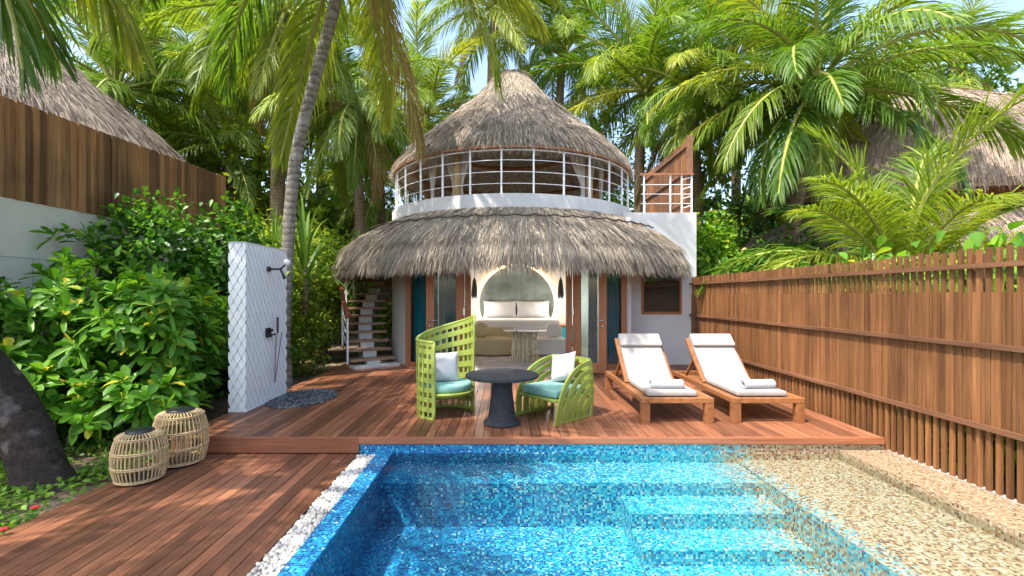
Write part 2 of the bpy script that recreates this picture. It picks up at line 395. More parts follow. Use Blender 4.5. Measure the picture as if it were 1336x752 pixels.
M['pillow'] = m_plain('white_woven_fabric', (0.48, 0.47, 0.47), rough=0.9, spec=0.1, var=0.03, bump=0.25, bscale=180)
M['towel'] = m_plain('white_terry', (0.47, 0.47, 0.495), rough=0.95, spec=0.05, var=0.03, bump=0.7, bscale=260)
M['linen'] = m_plain('white_bed_linen', (0.83, 0.83, 0.84), rough=0.85, spec=0.1, var=0.02, bump=0.2, bscale=12)
M['aqua'] = m_plain('aqua_seat_fabric', (0.22, 0.42, 0.36), rough=0.85, spec=0.1, var=0.06, bump=0.2, bscale=200)
M['beige'] = m_plain('sand_upholstery', (0.60, 0.50, 0.31), rough=0.9, spec=0.1, var=0.05)
M['offwhite'] = m_plain('white_upholstery', (0.78, 0.77, 0.75), rough=0.9, spec=0.1, var=0.03)
M['coral'] = m_plain('cream_branch', (0.74, 0.66, 0.46), rough=0.7, var=0.08)
M['teal'] = m_plain('teal_curtain_fabric', (0.025, 0.30, 0.40), rough=0.9, spec=0.05, var=0.12)
M['bluegrey'] = m_plain('grey_blue_sheer', (0.42, 0.50, 0.56), rough=0.9, spec=0.05, var=0.08)
M['sheer'] = m_plain('ecru_drape', (0.60, 0.55, 0.48), rough=0.95, spec=0.05, var=0.1)
M['room'] = m_plain('warm_grey_room', (0.60, 0.58, 0.54), rough=0.9, spec=0.1, var=0.05, scale=2)
M['roomceil'] = m_plain('white_ceiling', (0.78, 0.77, 0.74), rough=0.9)
M['roomfloor'] = m_plain('pale_stone_floor', (0.60, 0.52, 0.46), rough=0.35, spec=0.4, var=0.14, scale=3)
M['rug'] = m_plain('beige_rug', (0.52, 0.46, 0.42), rough=1.0, var=0.22, scale=5)
M['mural'] = m_plain('grey_green_mural', (0.15, 0.18, 0.165), rough=0.8, var=0.55, scale=1.6)
M['lime'] = m_weave('lime_green_weave', (0.29, 0.35, 0.06))
M['rattan'] = m_wood('natural_rattan', (0.44, 0.29, 0.13), (0.72, 0.54, 0.30), axis=2, grain=20, isl=0.6, blotch=0.15)
M['straw'] = m_straw('thatch_straw', [(0.20, 0.16, 0.12), (0.33, 0.275, 0.21), (0.43, 0.37, 0.295), (0.50, 0.44, 0.355), (0.60, 0.535, 0.445)])
M['straw_flat'] = m_straw('thatch_compact', [(0.20, 0.165, 0.125), (0.32, 0.27, 0.21), (0.41, 0.355, 0.285), (0.50, 0.445, 0.37)])
M['thatch_base'] = m_plain('thatch_bed', (0.44, 0.36, 0.26), rough=1.0, spec=0.0, var=0.4, scale=12)
M['rope'] = m_plain('dark_binding_rope', (0.09, 0.07, 0.05), rough=1.0)
M['grey_straw'] = m_straw('old_grey_thatch', [(0.13, 0.10, 0.08), (0.21, 0.175, 0.145), (0.30, 0.26, 0.22), (0.38, 0.335, 0.29)])
M['pink_straw'] = m_straw('dry_thatch', [(0.20, 0.15, 0.12), (0.31, 0.24, 0.20), (0.42, 0.34, 0.285), (0.50, 0.415, 0.35)])
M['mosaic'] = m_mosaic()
M['water'] = m_water()
M['glass'] = m_glass('clear_glass')
M['dark_glass'] = m_glass('tinted_window_glass', (0.7, 0.71, 0.68))
M['glow'] = m_emit('warm_led', (1.0, 0.60, 0.27), 3.0)
M['bulb'] = m_emit('warm_bulb', (1.0, 0.82, 0.6), 6.0)
M['screen_grey'] = m_plain('grey_blind', (0.42, 0.40, 0.36), rough=0.9, var=0.1)
M['pebble'] = m_straw('white_pebble', [(0.34, 0.32, 0.29), (0.50, 0.48, 0.45), (0.58, 0.57, 0.54), (0.64, 0.63, 0.60)], rough=0.6)
M['gravel'] = m_straw('dark_slate_chip', [(0.03, 0.035, 0.04), (0.07, 0.08, 0.09), (0.12, 0.13, 0.15), (0.24, 0.26, 0.28)], rough=0.6)
M['soil'] = m_ground()
M['trunk_pale'] = m_trunk('pale_ringed_bark', (0.07, 0.055, 0.045), (0.36, 0.32, 0.27), ring=9, blot=(0.36, 0.345, 0.32), rw=.28)
M['trunk_dark'] = m_trunk('dark_mottled_bark', (0.012, 0.009, 0.007), (0.085, 0.065, 0.055), ring=7, blot=(0.22, 0.19, 0.175), rw=.10, ns=18.0)
M['trunk_brown'] = m_trunk('brown_fibrous_bark', (0.09, 0.06, 0.035), (0.30, 0.22, 0.14), ring=12, blot=(0.26, 0.22, 0.16))
M['twig'] = m_plain('woody_stem', (0.17, 0.13, 0.085), rough=0.9, var=0.25, scale=10)
M['frond'] = m_leaf('palm_frond_green', (0.038, 0.10, 0.010), (0.10, 0.195, 0.018), (0.22, 0.31, 0.03), trans=0.42, rough=0.45, objvar=True)
M['frond_y'] = m_leaf('palm_frond_yellow', (0.09, 0.16, 0.016), (0.20, 0.28, 0.028), (0.38, 0.38, 0.045), trans=0.45, rough=0.4, objvar=True)
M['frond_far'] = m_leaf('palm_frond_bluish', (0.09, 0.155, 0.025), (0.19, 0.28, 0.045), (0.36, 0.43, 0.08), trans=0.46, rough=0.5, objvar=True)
M['frond_dry'] = m_leaf('palm_frond_dry', (0.20, 0.13, 0.05), (0.34, 0.24, 0.10), (0.48, 0.38, 0.16), trans=0.3, rough=0.7, objvar=True)
M['rachis'] = m_plain('frond_stalk', (0.30, 0.32, 0.07), rough=0.5, var=0.2)
M['leaf_big'] = m_leaf('glossy_rosette_leaf', (0.04, 0.13, 0.012), (0.10, 0.26, 0.022), (0.20, 0.40, 0.04), trans=0.38, rough=0.4, spot=(0.55, 0.46, 0.04))
M['leaf_round'] = m_leaf('round_shrub_leaf', (0.025, 0.085, 0.012), (0.065, 0.19, 0.02), (0.14, 0.30, 0.03), trans=0.3, rough=0.38)
M['leaf_hedge'] = m_leaf('yellow_green_hedge_leaf', (0.06, 0.13, 0.015), (0.17, 0.29, 0.03), (0.40, 0.48, 0.06), trans=0.48, rough=0.45)
M['leaf_bright'] = m_leaf('bright_leaf', (0.05, 0.14, 0.012), (0.13, 0.30, 0.025), (0.30, 0.46, 0.04), trans=0.4, rough=0.35, spot=(0.5, 0.45, 0.05))
M['leaf_far'] = m_leaf('distant_leaf', (0.05, 0.12, 0.025), (0.12, 0.235, 0.04), (0.25, 0.37, 0.07), trans=0.35, rough=0.5)
M['blade'] = m_leaf('sword_leaf', (0.06, 0.14, 0.02), (0.14, 0.26, 0.04), (0.30, 0.40, 0.08), trans=0.35, rough=0.4)
M['cover'] = m_leaf('ground_cover_leaf', (0.05, 0.13, 0.015), (0.12, 0.26, 0.025), (0.26, 0.42, 0.05), trans=0.4, rough=0.5)
M['nut'] = m_plain('coconut_husk', (0.30, 0.20, 0.05), rough=0.6, var=0.3)
M['red'] = m_plain('red_petal', (0.6, 0.02, 0.03), rough=0.6)

# ------------------------------------------------------------------ foliage generators
def nrm(a): return a / np.maximum(np.linalg.norm(a, axis=-1, keepdims=True), 1e-9)

def leaf_arrays(P, D, U, L, Wd, droop, lod=2):
    n = len(P); D = nrm(D); S = nrm(np.cross(D, U)); U = np.cross(S, D)
    L = np.broadcast_to(L, (n,)); Wd = np.broadcast_to(Wd, (n,)); droop = np.broadcast_to(droop, (n,))
    if lod == 2: t = np.array([0, .3, .62, .88, 1.0]); h = np.array([.10, .52, 1, .72, .08])
    else: t = np.array([0, .55, 1.0]); h = np.array([.15, 1, .1])
    k = len(t)
    mid = P[:, None] + D[:, None] * (L[:, None] * t)[..., None]
    mid = mid.copy(); mid[..., 2] -= droop[:, None] * L[:, None] * t ** 2
    off = S[:, None] * (Wd[:, None] * h / 2)[..., None]
    up = U[:, None] * (Wd[:, None] * h * 0.16)[..., None]
    if lod == 2:
        V = np.stack([mid - off + up, mid, mid + off + up], axis=2); c = 3
    else:
        V = np.stack([mid - off, mid + off], axis=2); c = 2
    base = (np.arange(n) * k * c)[:, None]
    q = []
    for i in range(k - 1):
        for j in range(c - 1):
            a = i * c + j; q.append([a, a + 1, a + c + 1, a + c])
    Fc = (base[:, :, None] + np.array(q)[None]).reshape(-1, 4)
    return V.reshape(-1, 3), Fc

def ellipsoid_pts(rng, n, c, r, inner=0.35):
    d = nrm(rng.normal(size=(n, 3)))
    rad = (inner ** 3 + (1 - inner ** 3) * rng.random(n)) ** (1 / 3)
    # uneven outline
    k = 1 + 0.16 * np.sin(d[:, 0] * 5 + c[0] * 3) * np.sin(d[:, 2] * 6 + c[1] * 2) + 0.12 * np.sin(d[:, 1] * 7 + c[2])
    return np.array(c) + d * np.array(r) * (rad * k)[:, None], d

def stems(base, tips, r0=0.03, r1=0.008, bend=0.15, rng=None):
    mb = MB(); base = Vector(base)
    for p in tips:
        p = Vector(p); b = base + Vector((rng.normal() * .08, rng.normal() * .08, 0))
        m = b.lerp(p, 0.5) + Vector((rng.normal() * bend, rng.normal() * bend, 0.05))
        pts = [b * (1 - t) ** 2 + m * 2 * t * (1 - t) + p * t * t for t in (0, .25, .5, .75, 1)]
        mb.tube(pts, [r0 + (r1 - r0) * t for t in (0, .25, .5, .75, 1)], 6)
    return mb

def rosette_shrub(label, base, c, r, tips, k, L, Wd, mat, group, seed, nst=7, name='rosette_shrub', cat='shrub', zmin=None, xmax=None):
    rng = np.random.default_rng(seed)
    t = thing(name, label, cat, base, 0, group)
    P, d = ellipsoid_pts(rng, tips, c, r, 0.45)
    if zmin is not None: P[:, 2] = np.maximum(P[:, 2], zmin + rng.random(tips) * .1)
    if xmax is not None: P[:, 0] = np.minimum(P[:, 0], xmax - .2 * rng.random(tips))
    ax = nrm(d * .75 + np.array([0, 0, .75]) + rng.normal(size=d.shape) * .25)
    PP, DD, UU = [], [], []
    ref = nrm(np.cross(ax, np.array([0.3, 0.9, 0.1]))); ref2 = np.cross(ax, ref)
    for i in range(k):
        th = 2 * PI * i * 0.382 + rng.normal(size=tips) * .2
        inc = R_(28) + R_(70) * (i / k) + rng.normal(size=tips) * .12
        rad = ref * np.cos(th)[:, None] + ref2 * np.sin(th)[:, None]
        D = ax * np.cos(inc)[:, None] + rad * np.sin(inc)[:, None]
        U = ax * np.sin(inc)[:, None] - rad * np.cos(inc)[:, None]
        PP.append(P + ax * (0.05 * (k - i) / k)); DD.append(D); UU.append(U)
    PP, DD, UU = map(np.concatenate, (PP, DD, UU)); n = len(PP)
    V, Fc = leaf_arrays(PP, DD, UU, L * (0.5 + 0.65 * rng.random(n)), Wd * (0.6 + 0.5 * rng.random(n)), 0.10 + 0.35 * rng.random(n))
    link_mesh('foliage', V, Fc, mat, t, smooth=True)
    idx = rng.choice(tips, min(nst, tips), replace=False)
    stems(base, P[idx], 0.028, 0.009, .18, rng).build('stem', M['twig'], t, smooth=True)
    return t

def leafy_shrub(label, base, blobs, n, L, Wd, mat, group, seed, lod=2, xmin=None, name='leafy_shrub', cat='shrub', trunk=None, nst=9, droop=0.25, trunk_name='stem', crown_name='foliage', tmat=None):
    """blobs: list of (centre, radii); leaves gathered in small sprays spread through the crown volume"""
    rng = np.random.default_rng(seed)
    t = thing(name, label, cat, base, 0, group)
    Vs, Fs, off, tips = [], [], 0, []
    tot = sum(b[1][0] * b[1][1] * b[1][2] for b in blobs) or 1
    for (c, r) in blobs:
        m = int(n * (r[0] * r[1] * r[2]) / tot); sp = max(4, m // 14)
        C, d = ellipsoid_pts(rng, sp, c, r, 0.55)
        tips.append(C[:6])
        i = rng.integers(0, sp, m)
        spread = max(L * 1.1, 0.05)
        P = C[i] + rng.normal(size=(m, 3)) * spread * .7
        if xmin is not None: P[:, 0] = np.maximum(P[:, 0], xmin + .25 * rng.random(m))
        D = nrm(d[i] * .7 + rng.normal(size=(m, 3)) * .65 + np.array([0, 0, -.1]))
        U = nrm(np.array([0, 0, 1.0]) + d[i] * .5 + rng.normal(size=(m, 3)) * .45)
        if xmin is not None: D[:, 0] = np.abs(D[:, 0]) * .8
        V, Fc = leaf_arrays(P, D, U, L * (0.65 + .6 * rng.random(m)), Wd * (.7 + .5 * rng.random(m)), droop * rng.random(m), lod)
        Vs.append(V); Fs.append(Fc + off); off += len(V)
    link_mesh(crown_name, np.concatenate(Vs), np.concatenate(Fs), mat, t, smooth=(lod == 2))
    tp = np.concatenate(tips); tp = tp[rng.choice(len(tp), min(nst, len(tp)), replace=False)]
    r0 = trunk or 0.03
    stems(base, tp, r0, r0 * .25, .2, rng).build(trunk_name, tmat or M['twig'], t, smooth=True)
    return t

def frond_mesh(e0, droop, seed, npair=90, L=1.0, wl=0.26, hang=0.5, wid=0.0047, lod=3):
    """unit-length palm frond growing along +X at elevation e0, bending down by droop (degrees)"""
    rng = np.random.default_rng(seed)
    ns = 24; t = np.linspace(0, 1, ns + 1)
    ang = np.radians(e0 - droop * t ** 1.35); sw = 0.12 * rng.normal()
    dx = np.cos(ang) / ns; dz = np.sin(ang) / ns
    X = np.concatenate([[0], np.cumsum(dx[:-1])]); Z = np.concatenate([[0], np.cumsum(dz[:-1])]); Y = sw * t ** 2
    pts = np.stack([X, Y, Z], 1)
    mb = MB(); mb.tube([tuple(p) for p in pts[::2]], [0.016 * (1 - .85 * q) + .001 for q in t[::2]], 5)
    rv, rf = np.array(mb.v), mb.f
    tl = np.linspace(0.13, 0.99, npair)
    Vs, Fs, off = [], [], 0
    for sgn in (-1, 1):
        tt = np.clip(tl + rng.normal(size=npair) * .004, 0, 1)
        p = np.stack([np.interp(tt, t, pts[:, i]) for i in range(3)], 1)
        an = np.interp(tt, t, ang); T = np.stack([np.cos(an), 2 * sw * tt, np.sin(an)], 1); T = nrm(T)
        Nn = np.stack([-np.sin(an), 0 * an, np.cos(an)], 1)
        S = np.cross(Nn, T) * sgn
        fa = np.radians(28 + 38 * tt + rng.normal(size=npair) * 5)
        D = S * np.cos(fa)[:, None] + T * np.sin(fa)[:, None] + Nn * (0.28 + .12 * rng.normal(size=npair))[:, None]
        D = nrm(D)
        ln = wl * (np.sin(PI * np.clip(tt * .86 + .12, 0, 1)) ** .55) * (0.9 + .2 * rng.random(npair))
        ln = np.where(rng.random(npair) < 0.03, ln * .3, ln)
        hg = hang * (0.7 + .6 * rng.random(npair))
        g = np.array([0, 0, -1.0])
        d1 = nrm(D + g * (hg * .35)[:, None]); d2 = nrm(D + g * (hg * 1.0)[:, None]); d3 = nrm(D + g * (hg * 2.0)[:, None])
        q0 = p; q1 = q0 + d1 * (ln * .35)[:, None]; q2 = q1 + d2 * (ln * .35)[:, None]; q3 = q2 + d3 * (ln * .3)[:, None]
        wv = nrm(np.cross(D, Nn + .4 * rng.normal(size=(npair, 3))))
        V = []
        for q, w in ((q0, .6), (q1, 1.0), (q2, .75), (q3, .08)):
            V += [q - wv * wid * w, q + wv * wid * w]
        V = np.stack(V, 1)
        b = (np.arange(npair) * 8)[:, None, None]
        Fc = (b + np.array([[0, 1, 3, 2], [2, 3, 5, 4], [4, 5, 7, 6]])[None]).reshape(-1, 4)
        Vs.append(V.reshape(-1, 3)); Fs.append(Fc + off); off += len(V) * 8
    lv = np.concatenate(Vs); lf = np.concatenate(Fs)
    me = bpy.data.meshes.new('frond')
    nv = len(lv)
    me.from_pydata([tuple(x) for x in lv] + [tuple(x) for x in rv], [], [tuple(int(a) for a in f) for f in lf] + [tuple(i + nv for i in f) for f in rf])
    me.materials.append(M['frond']); me.materials.append(M['rachis'])
    mi = np.zeros(len(me.polygons), dtype=np.int32); mi[len(lf):] = 1
    me.polygons.foreach_set('material_index', mi); me.update()
    return me

FR = {}
for e in (85, 62, 40, 18, -5, -30, -55):
    FR[e] = [frond_mesh(e, {85: 55, 62: 75, 40: 85, 18: 75, -5: 62, -30: 45, -55: 28}[e] + dd, 100 + e + i * 17,
                        hang={85: .25, 62: .35, 40: .5, 18: .75, -5: .95, -30: 1.1, -55: 1.2}[e]) for i, dd in enumerate((-8, 10))]

def add_frond(root, loc, az, e, L, mat, tilt=0.0, var=0):
    o = bpy.data.objects.new('frond', FR[e][var % 2]); COL.objects.link(o); o.parent = root
    o.location = Vector(loc) - Vector(root.location)
    o.rotation_euler = (tilt, 0, az); o.scale = (L, L, L)
    o.material_slots[0].link = 'OBJECT'; o.material_slots[0].material = M[mat]
    return o

def palm(label, path, radii, L, nf, seed, tmat='trunk_brown', fmat='frond', name='coconut_palm', elevs=(85, 62, 62, 40, 40, 18, 18, -5, -5, -30, -55), mats=None, group='coconut palms round the villa', az_skip=None, extra=()):
    rng = random.Random(seed)
    base = Vector(path[0]); top = Vector(path[-1])
    root = thing(name, label, 'palm tree', base, 0, group)
    # trunk: smooth curve through the path with slight ring steps
    P = [Vector(p) for p in path]; pts, rr = [], []
    n = 90
    for i in range(n + 1):
        s = i / n * (len(P) - 1); k = min(int(s), len(P) - 2); u = s - k
        p0, p1, p2, p3 = P[max(k - 1, 0)], P[k], P[k + 1], P[min(k + 2, len(P) - 1)]
        q = 0.5 * ((2 * p1) + (p2 - p0) * u + (2 * p0 - 5 * p1 + 4 * p2 - p3) * u * u + (3 * p1 - p0 - 3 * p2 + p3) * u ** 3)
        r = radii[0] + (radii[1] - radii[0]) * min(1, (i / n) * 1.0)
        if i / n < 0.16: r += radii[0] * 0.85 * (1 - (i / n) / 0.16) ** 2
        pts.append(q); rr.append(r * (1 + rng.uniform(-.008, .014)))
    MB().tube(pts, rr, 14).build('trunk', M[tmat], root, smooth=True)
    ga = 2.39996
    for i in range(nf):
        e = elevs[int(i / nf * len(elevs))]
        az = i * ga + rng.uniform(-.25, .25)
        if az_skip and az_skip(az % (2 * PI), e): continue
        mm = rng.choice(mats) if mats else fmat
        if e == -55 and rng.random() < .5: mm = 'frond_dry'
        add_frond(root, top + Vector((math.cos(az), math.sin(az), 0)) * radii[1] * .6 + Vector((0, 0, (e / 85) * .12)), az, e, L * rng.uniform(.85, 1.1), mm, rng.uniform(-.25, .25), rng.randint(0, 1))
    for (az, e, l, mm) in extra:
        add_frond(root, top, R_(az), e, l, mm, rng.uniform(-.1, .1), rng.randint(0, 1))
    return root

# ------------------------------------------------------------------ camera, light, world
cam = bpy.data.cameras.new('camera'); co = bpy.data.objects.new('camera', cam); COL.objects.link(co)
co.location = (0, 0, CAMZ); co.rotation_euler = (PI / 2, 0, 0)
cam.sensor_width = 36; cam.lens = F / 1336 * 36; cam.shift_x = 8 / 1336; cam.shift_y = 10 / 1336
cam.clip_start = 0.05; cam.clip_end = 2000
SC.camera = co

SUN = Vector((0.39, 0.32, -0.865)).normalized()
sl = bpy.data.lights.new('sun', 'SUN'); sl.energy = 2.3; sl.angle = R_(0.53); sl.color = (1.0, 0.94, 0.84)
so = bpy.data.objects.new('sun', sl); COL.objects.link(so); so.rotation_euler = SUN.to_track_quat('-Z', 'Y').to_euler(); so.location = (-10, -4, 20)
wd = bpy.data.worlds.new('World'); SC.world = wd; wd.use_nodes = True
nt = wd.node_tree; bg = nt.nodes['Background']
sk = nt.nodes.new('ShaderNodeTexSky'); sk.sky_type = 'NISHITA'; sk.sun_disc = False
sk.sun_elevation = math.asin(-SUN.z); sk.sun_rotation = math.atan2(-SUN.x, -SUN.y); sk.air_density = 1.0; sk.dust_density = 2.5; sk.ozone_density = 0.6
nt.links.new(sk.outputs[0], bg.inputs['Color']); bg.inputs['Strength'].default_value = 0.15
SC.view_settings.view_transform = 'Standard'; SC.view_settings.look = 'None'; SC.view_settings.exposure = 1.8; SC.view_settings.gamma = 1
SC.render.engine = 'CYCLES'
cy = SC.cycles
cy.use_denoising = True; cy.use_adaptive_sampling = True; cy.adaptive_threshold = 0.02
cy.max_bounces = 7; cy.diffuse_bounces = 6; cy.glossy_bounces = 3; cy.transmission_bounces = 4; cy.transparent_max_bounces = 16
cy.caustics_reflective = False; cy.caustics_refractive = False; cy.sample_clamp_indirect = 6.0

# ------------------------------------------------------------------ ground
def ground():
    X0, X1, Y0, Y1, z = -1.45, 3.96, -4.0, 4.92, -0.205
    B = 400
    vs = [(-B, -B, z), (B, -B, z), (B, B, z), (-B, B, z), (X0, Y0, z), (X1, Y0, z), (X1, Y1, z), (X0, Y1, z)]
    link_mesh('ground', vs, [(0, 1, 5, 4), (1, 2, 6, 5), (2, 3, 7, 6), (3, 0, 4, 7)], M['soil'])['kind'] = 'structure'
ground()

# ------------------------------------------------------------------ decks
def boards(mb, x0, x1, y0, y1, ztop, th=0.03, w=0.094, gap=0.006, rng=random.Random(3)):
    n = int(round((x1 - x0) / (w + gap))); st = (x1 - x0) / n
    for i in range(n):
        y = y0; y_next = y0 + rng.uniform(1.5, 4.5)
        while y < y1 - .01:
            ye = min(y_next, y1)
            if y1 - ye < .4: ye = y1
            dz = rng.uniform(-.0004, .0004)
            mb.span(x0 + i * st + gap / 2, x0 + (i + 1) * st - gap / 2, y + .0006, ye - .0006, ztop - th + dz, ztop + dz)
            y = ye; y_next = y + rng.uniform(3.0, 5.0)
DX0, DX1, DY = -3.43, 3.86, 4.886
mb = MB(); boards(mb, DX0, DX1, DY, 10.4, 0.0)
deck = mb.build('upper_deck', M['deck']); deck['kind'] = 'structure'
mb = MB(); mb.span(DX0, -1.50, DY - .028, DY - .001, -.16, 0.003); mb.span(-1.50, DX1, DY - .05, DY - .001, -.065, 0.003)
mb.build('fascia', M['deck_edge'], deck, bevel=0.006)
mb = MB(); mb.span(DX0 + .02, DX1 - .02, DY + .03, 10.4, -.12, -.032)
mb.build('deck_substrate', M['black'], deck)
mb = MB(); boards(mb, DX0, -1.50, -3.0, DY - .03, LO)
low = mb.build('lower_deck', M['deck']); low['kind'] = 'structure'
mb = MB(); mb.span(DX0 + .01, -1.51, -3.0, DY - .04, -.2, LO - .032); mb.build('deck_substrate', M['black'], low)

# ------------------------------------------------------------------ pool
PXL, PXR, SHX = -1.15, 3.42, 2.36           # inner left edge, inner right edge, step up to the shallow shelf
WZ, FZ, LZ, SZ = -0.168, -0.66, -0.262, -0.232
Y0P = -3.5
def pool():
    mb = MB()
    def q(a, b, c, d): mb.add([a, b, c, d], [(0, 1, 2, 3)])
    yb = DY - .012
    # left coping: outer face, top, inner face
    q((-1.31, Y0P, -.15), (PXL, Y0P, -.15), (PXL, yb, -.15), (-1.31, yb, -.15))
    q((-1.31, Y0P, -.3), (-1.31, Y0P, -.15), (-1.31, yb, -.15), (-1.31, yb, -.3))
    q((PXL, Y0P, FZ), (PXL, yb, FZ), (PXL, yb, -.15), (PXL, Y0P, -.15))
    # back wall under the deck nosing
    q((-1.505, yb, FZ), (PXR + .46, yb, FZ), (PXR + .46, yb, -.067), (-1.505, yb, -.067))
    # ledge along the back
    yl = 4.34
    q((PXL, yl, LZ), (SHX, yl, LZ), (SHX, yb, LZ), (PXL, yb, LZ)); q((PXL, yl, FZ), (SHX, yl, FZ), (SHX, yl, LZ), (PXL, yl, LZ))
    # three submerged steps on the right
    xs = 1.05; y = yl; z = LZ
    for dz, dy in ((.115, .36), (.13, .33), (.12, .33)):
        z -= dz; y2 = y - dy
        q((xs, y2, z), (SHX, y2, z), (SHX, y, z), (xs, y, z)); q((xs, y2, FZ), (SHX, y2, FZ), (SHX, y2, z), (xs, y2, z)); q((xs, y, FZ), (xs, y2, FZ), (xs, y2, z), (xs, y, z))
        y = y2
    # floor, shelf wall, shelf, right kerb
    q((PXL, Y0P, FZ), (SHX, Y0P, FZ), (SHX, yl, FZ), (PXL, yl, FZ))
    q((SHX, yb, FZ), (SHX, Y0P, FZ), (SHX, Y0P, SZ), (SHX, yb, SZ))
    q((SHX, Y0P, SZ), (PXR, Y0P, SZ), (PXR, yb, SZ), (SHX, yb, SZ))
    q((PXR, yb, SZ), (PXR, Y0P, SZ), (PXR, Y0P, -.128), (PXR, yb, -.128))
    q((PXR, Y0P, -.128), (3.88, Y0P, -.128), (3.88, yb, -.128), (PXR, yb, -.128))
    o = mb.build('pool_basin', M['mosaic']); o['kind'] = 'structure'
    w = link_mesh('water', [(PXL - .01, Y0P, WZ), (PXR + .01, Y0P, WZ), (PXR + .01, yb + .005, WZ), (PXL - .01, yb + .005, WZ)], [(0, 1, 2, 3)], M['water'])
    w['kind'] = 'structure'
pool()

def stones(name, pts, r, mat, seed, kind='stuff'):
    rng = np.random.default_rng(seed); base = MB(); base.sphere((0, 0, 0), 1.0, 7, 5)
    bv = np.array(base.v); tri = base.f
    mbv, mbf, off = [], [], 0
    for p in pts:
        s = r * (0.65 + .7 * rng.random()) * np.array([1, .75 + .3 * rng.random(), .6 + .25 * rng.random()])
        e = Euler((rng.normal() * .4, rng.normal() * .4, rng.random() * 6.28)).to_matrix()
        v = (bv * (1 + .12 * rng.normal(size=(len(bv), 1)))) * s @ np.array(e).T + np.array(p)
        mbv.append(v); mbf += [tuple(i + off for i in f) for f in tri]; off += len(v)
    o = link_mesh(name, np.concatenate(mbv), mbf, mat, smooth=True); o['kind'] = kind
    return o
rng = np.random.default_rng(5)
pp = [(rng.uniform(-1.49, -1.32), rng.uniform(1.2, DY - .06), -.20 + rng.random() * .035) for _ in range(5200)]
tag(stones('pebbles', pp, 0.0155, M['pebble'], 1), 'strip of rounded white pebbles between the lower deck and the blue pool edge', 'pebbles')
gp = []
while len(gp) < 2600:
    a, b = rng.uniform(-1, 1), rng.uniform(-1, 1)
    if a * a + b * b < 1: gp.append((-2.86 + .42 * a + .0, 6.72 + .62 * b, .004 + .022 * rng.random() * (1.2 - a * a - b * b)))
tag(stones('gravel', gp, 0.017, M['gravel'], 2), 'oval bed of dark slate chips on the deck below the outdoor shower', 'gravel')

# ------------------------------------------------------------------ slatted fence on the right
def right_fence():
    X = 3.90; root = thing('slat_fence', 'long red-brown slatted timber fence, solid in the middle, open above and below', 'fence', (X, 5, -.2))
    rng = random.Random(11)
    mb = MB(); y = 0.2; i = 0
    while y < 9.98:
        mb.span(X - .012, X + .012, y - .0185, y + .0185, -.17, 1.835 + rng.uniform(-.012, .012)); y += .079; i += 1
    mb.build('picket_row', M['fence'], root)
    mb = MB(); y = 0.2 + .0395
    while y < 9.98:
        mb.span(X - .009, X + .009, y - .0160, y + .0160, .395, 1.475 + rng.uniform(-.004, .004)); y += .079
    mb.build('infill_boards', M['fence'], root)
    for z in (1.695, 1.045, .385):
        MB().span(X - .05, X - .0125, .1, 9.98, z - .02, z + .02).build('rail', M['fence_rail'], root)
    for y in (1.6, 3.95, 6.3, 8.6):
        MB().span(X + .0125, X + .08, y - .035, y + .035, -.17, 1.8).build('post', M['fence_rail'], root)
    MB().span(3.885, 3.94, -3.5, 4.84, -.3, -.122).build('kerb', M['kerbstone'], root)
right_fence()

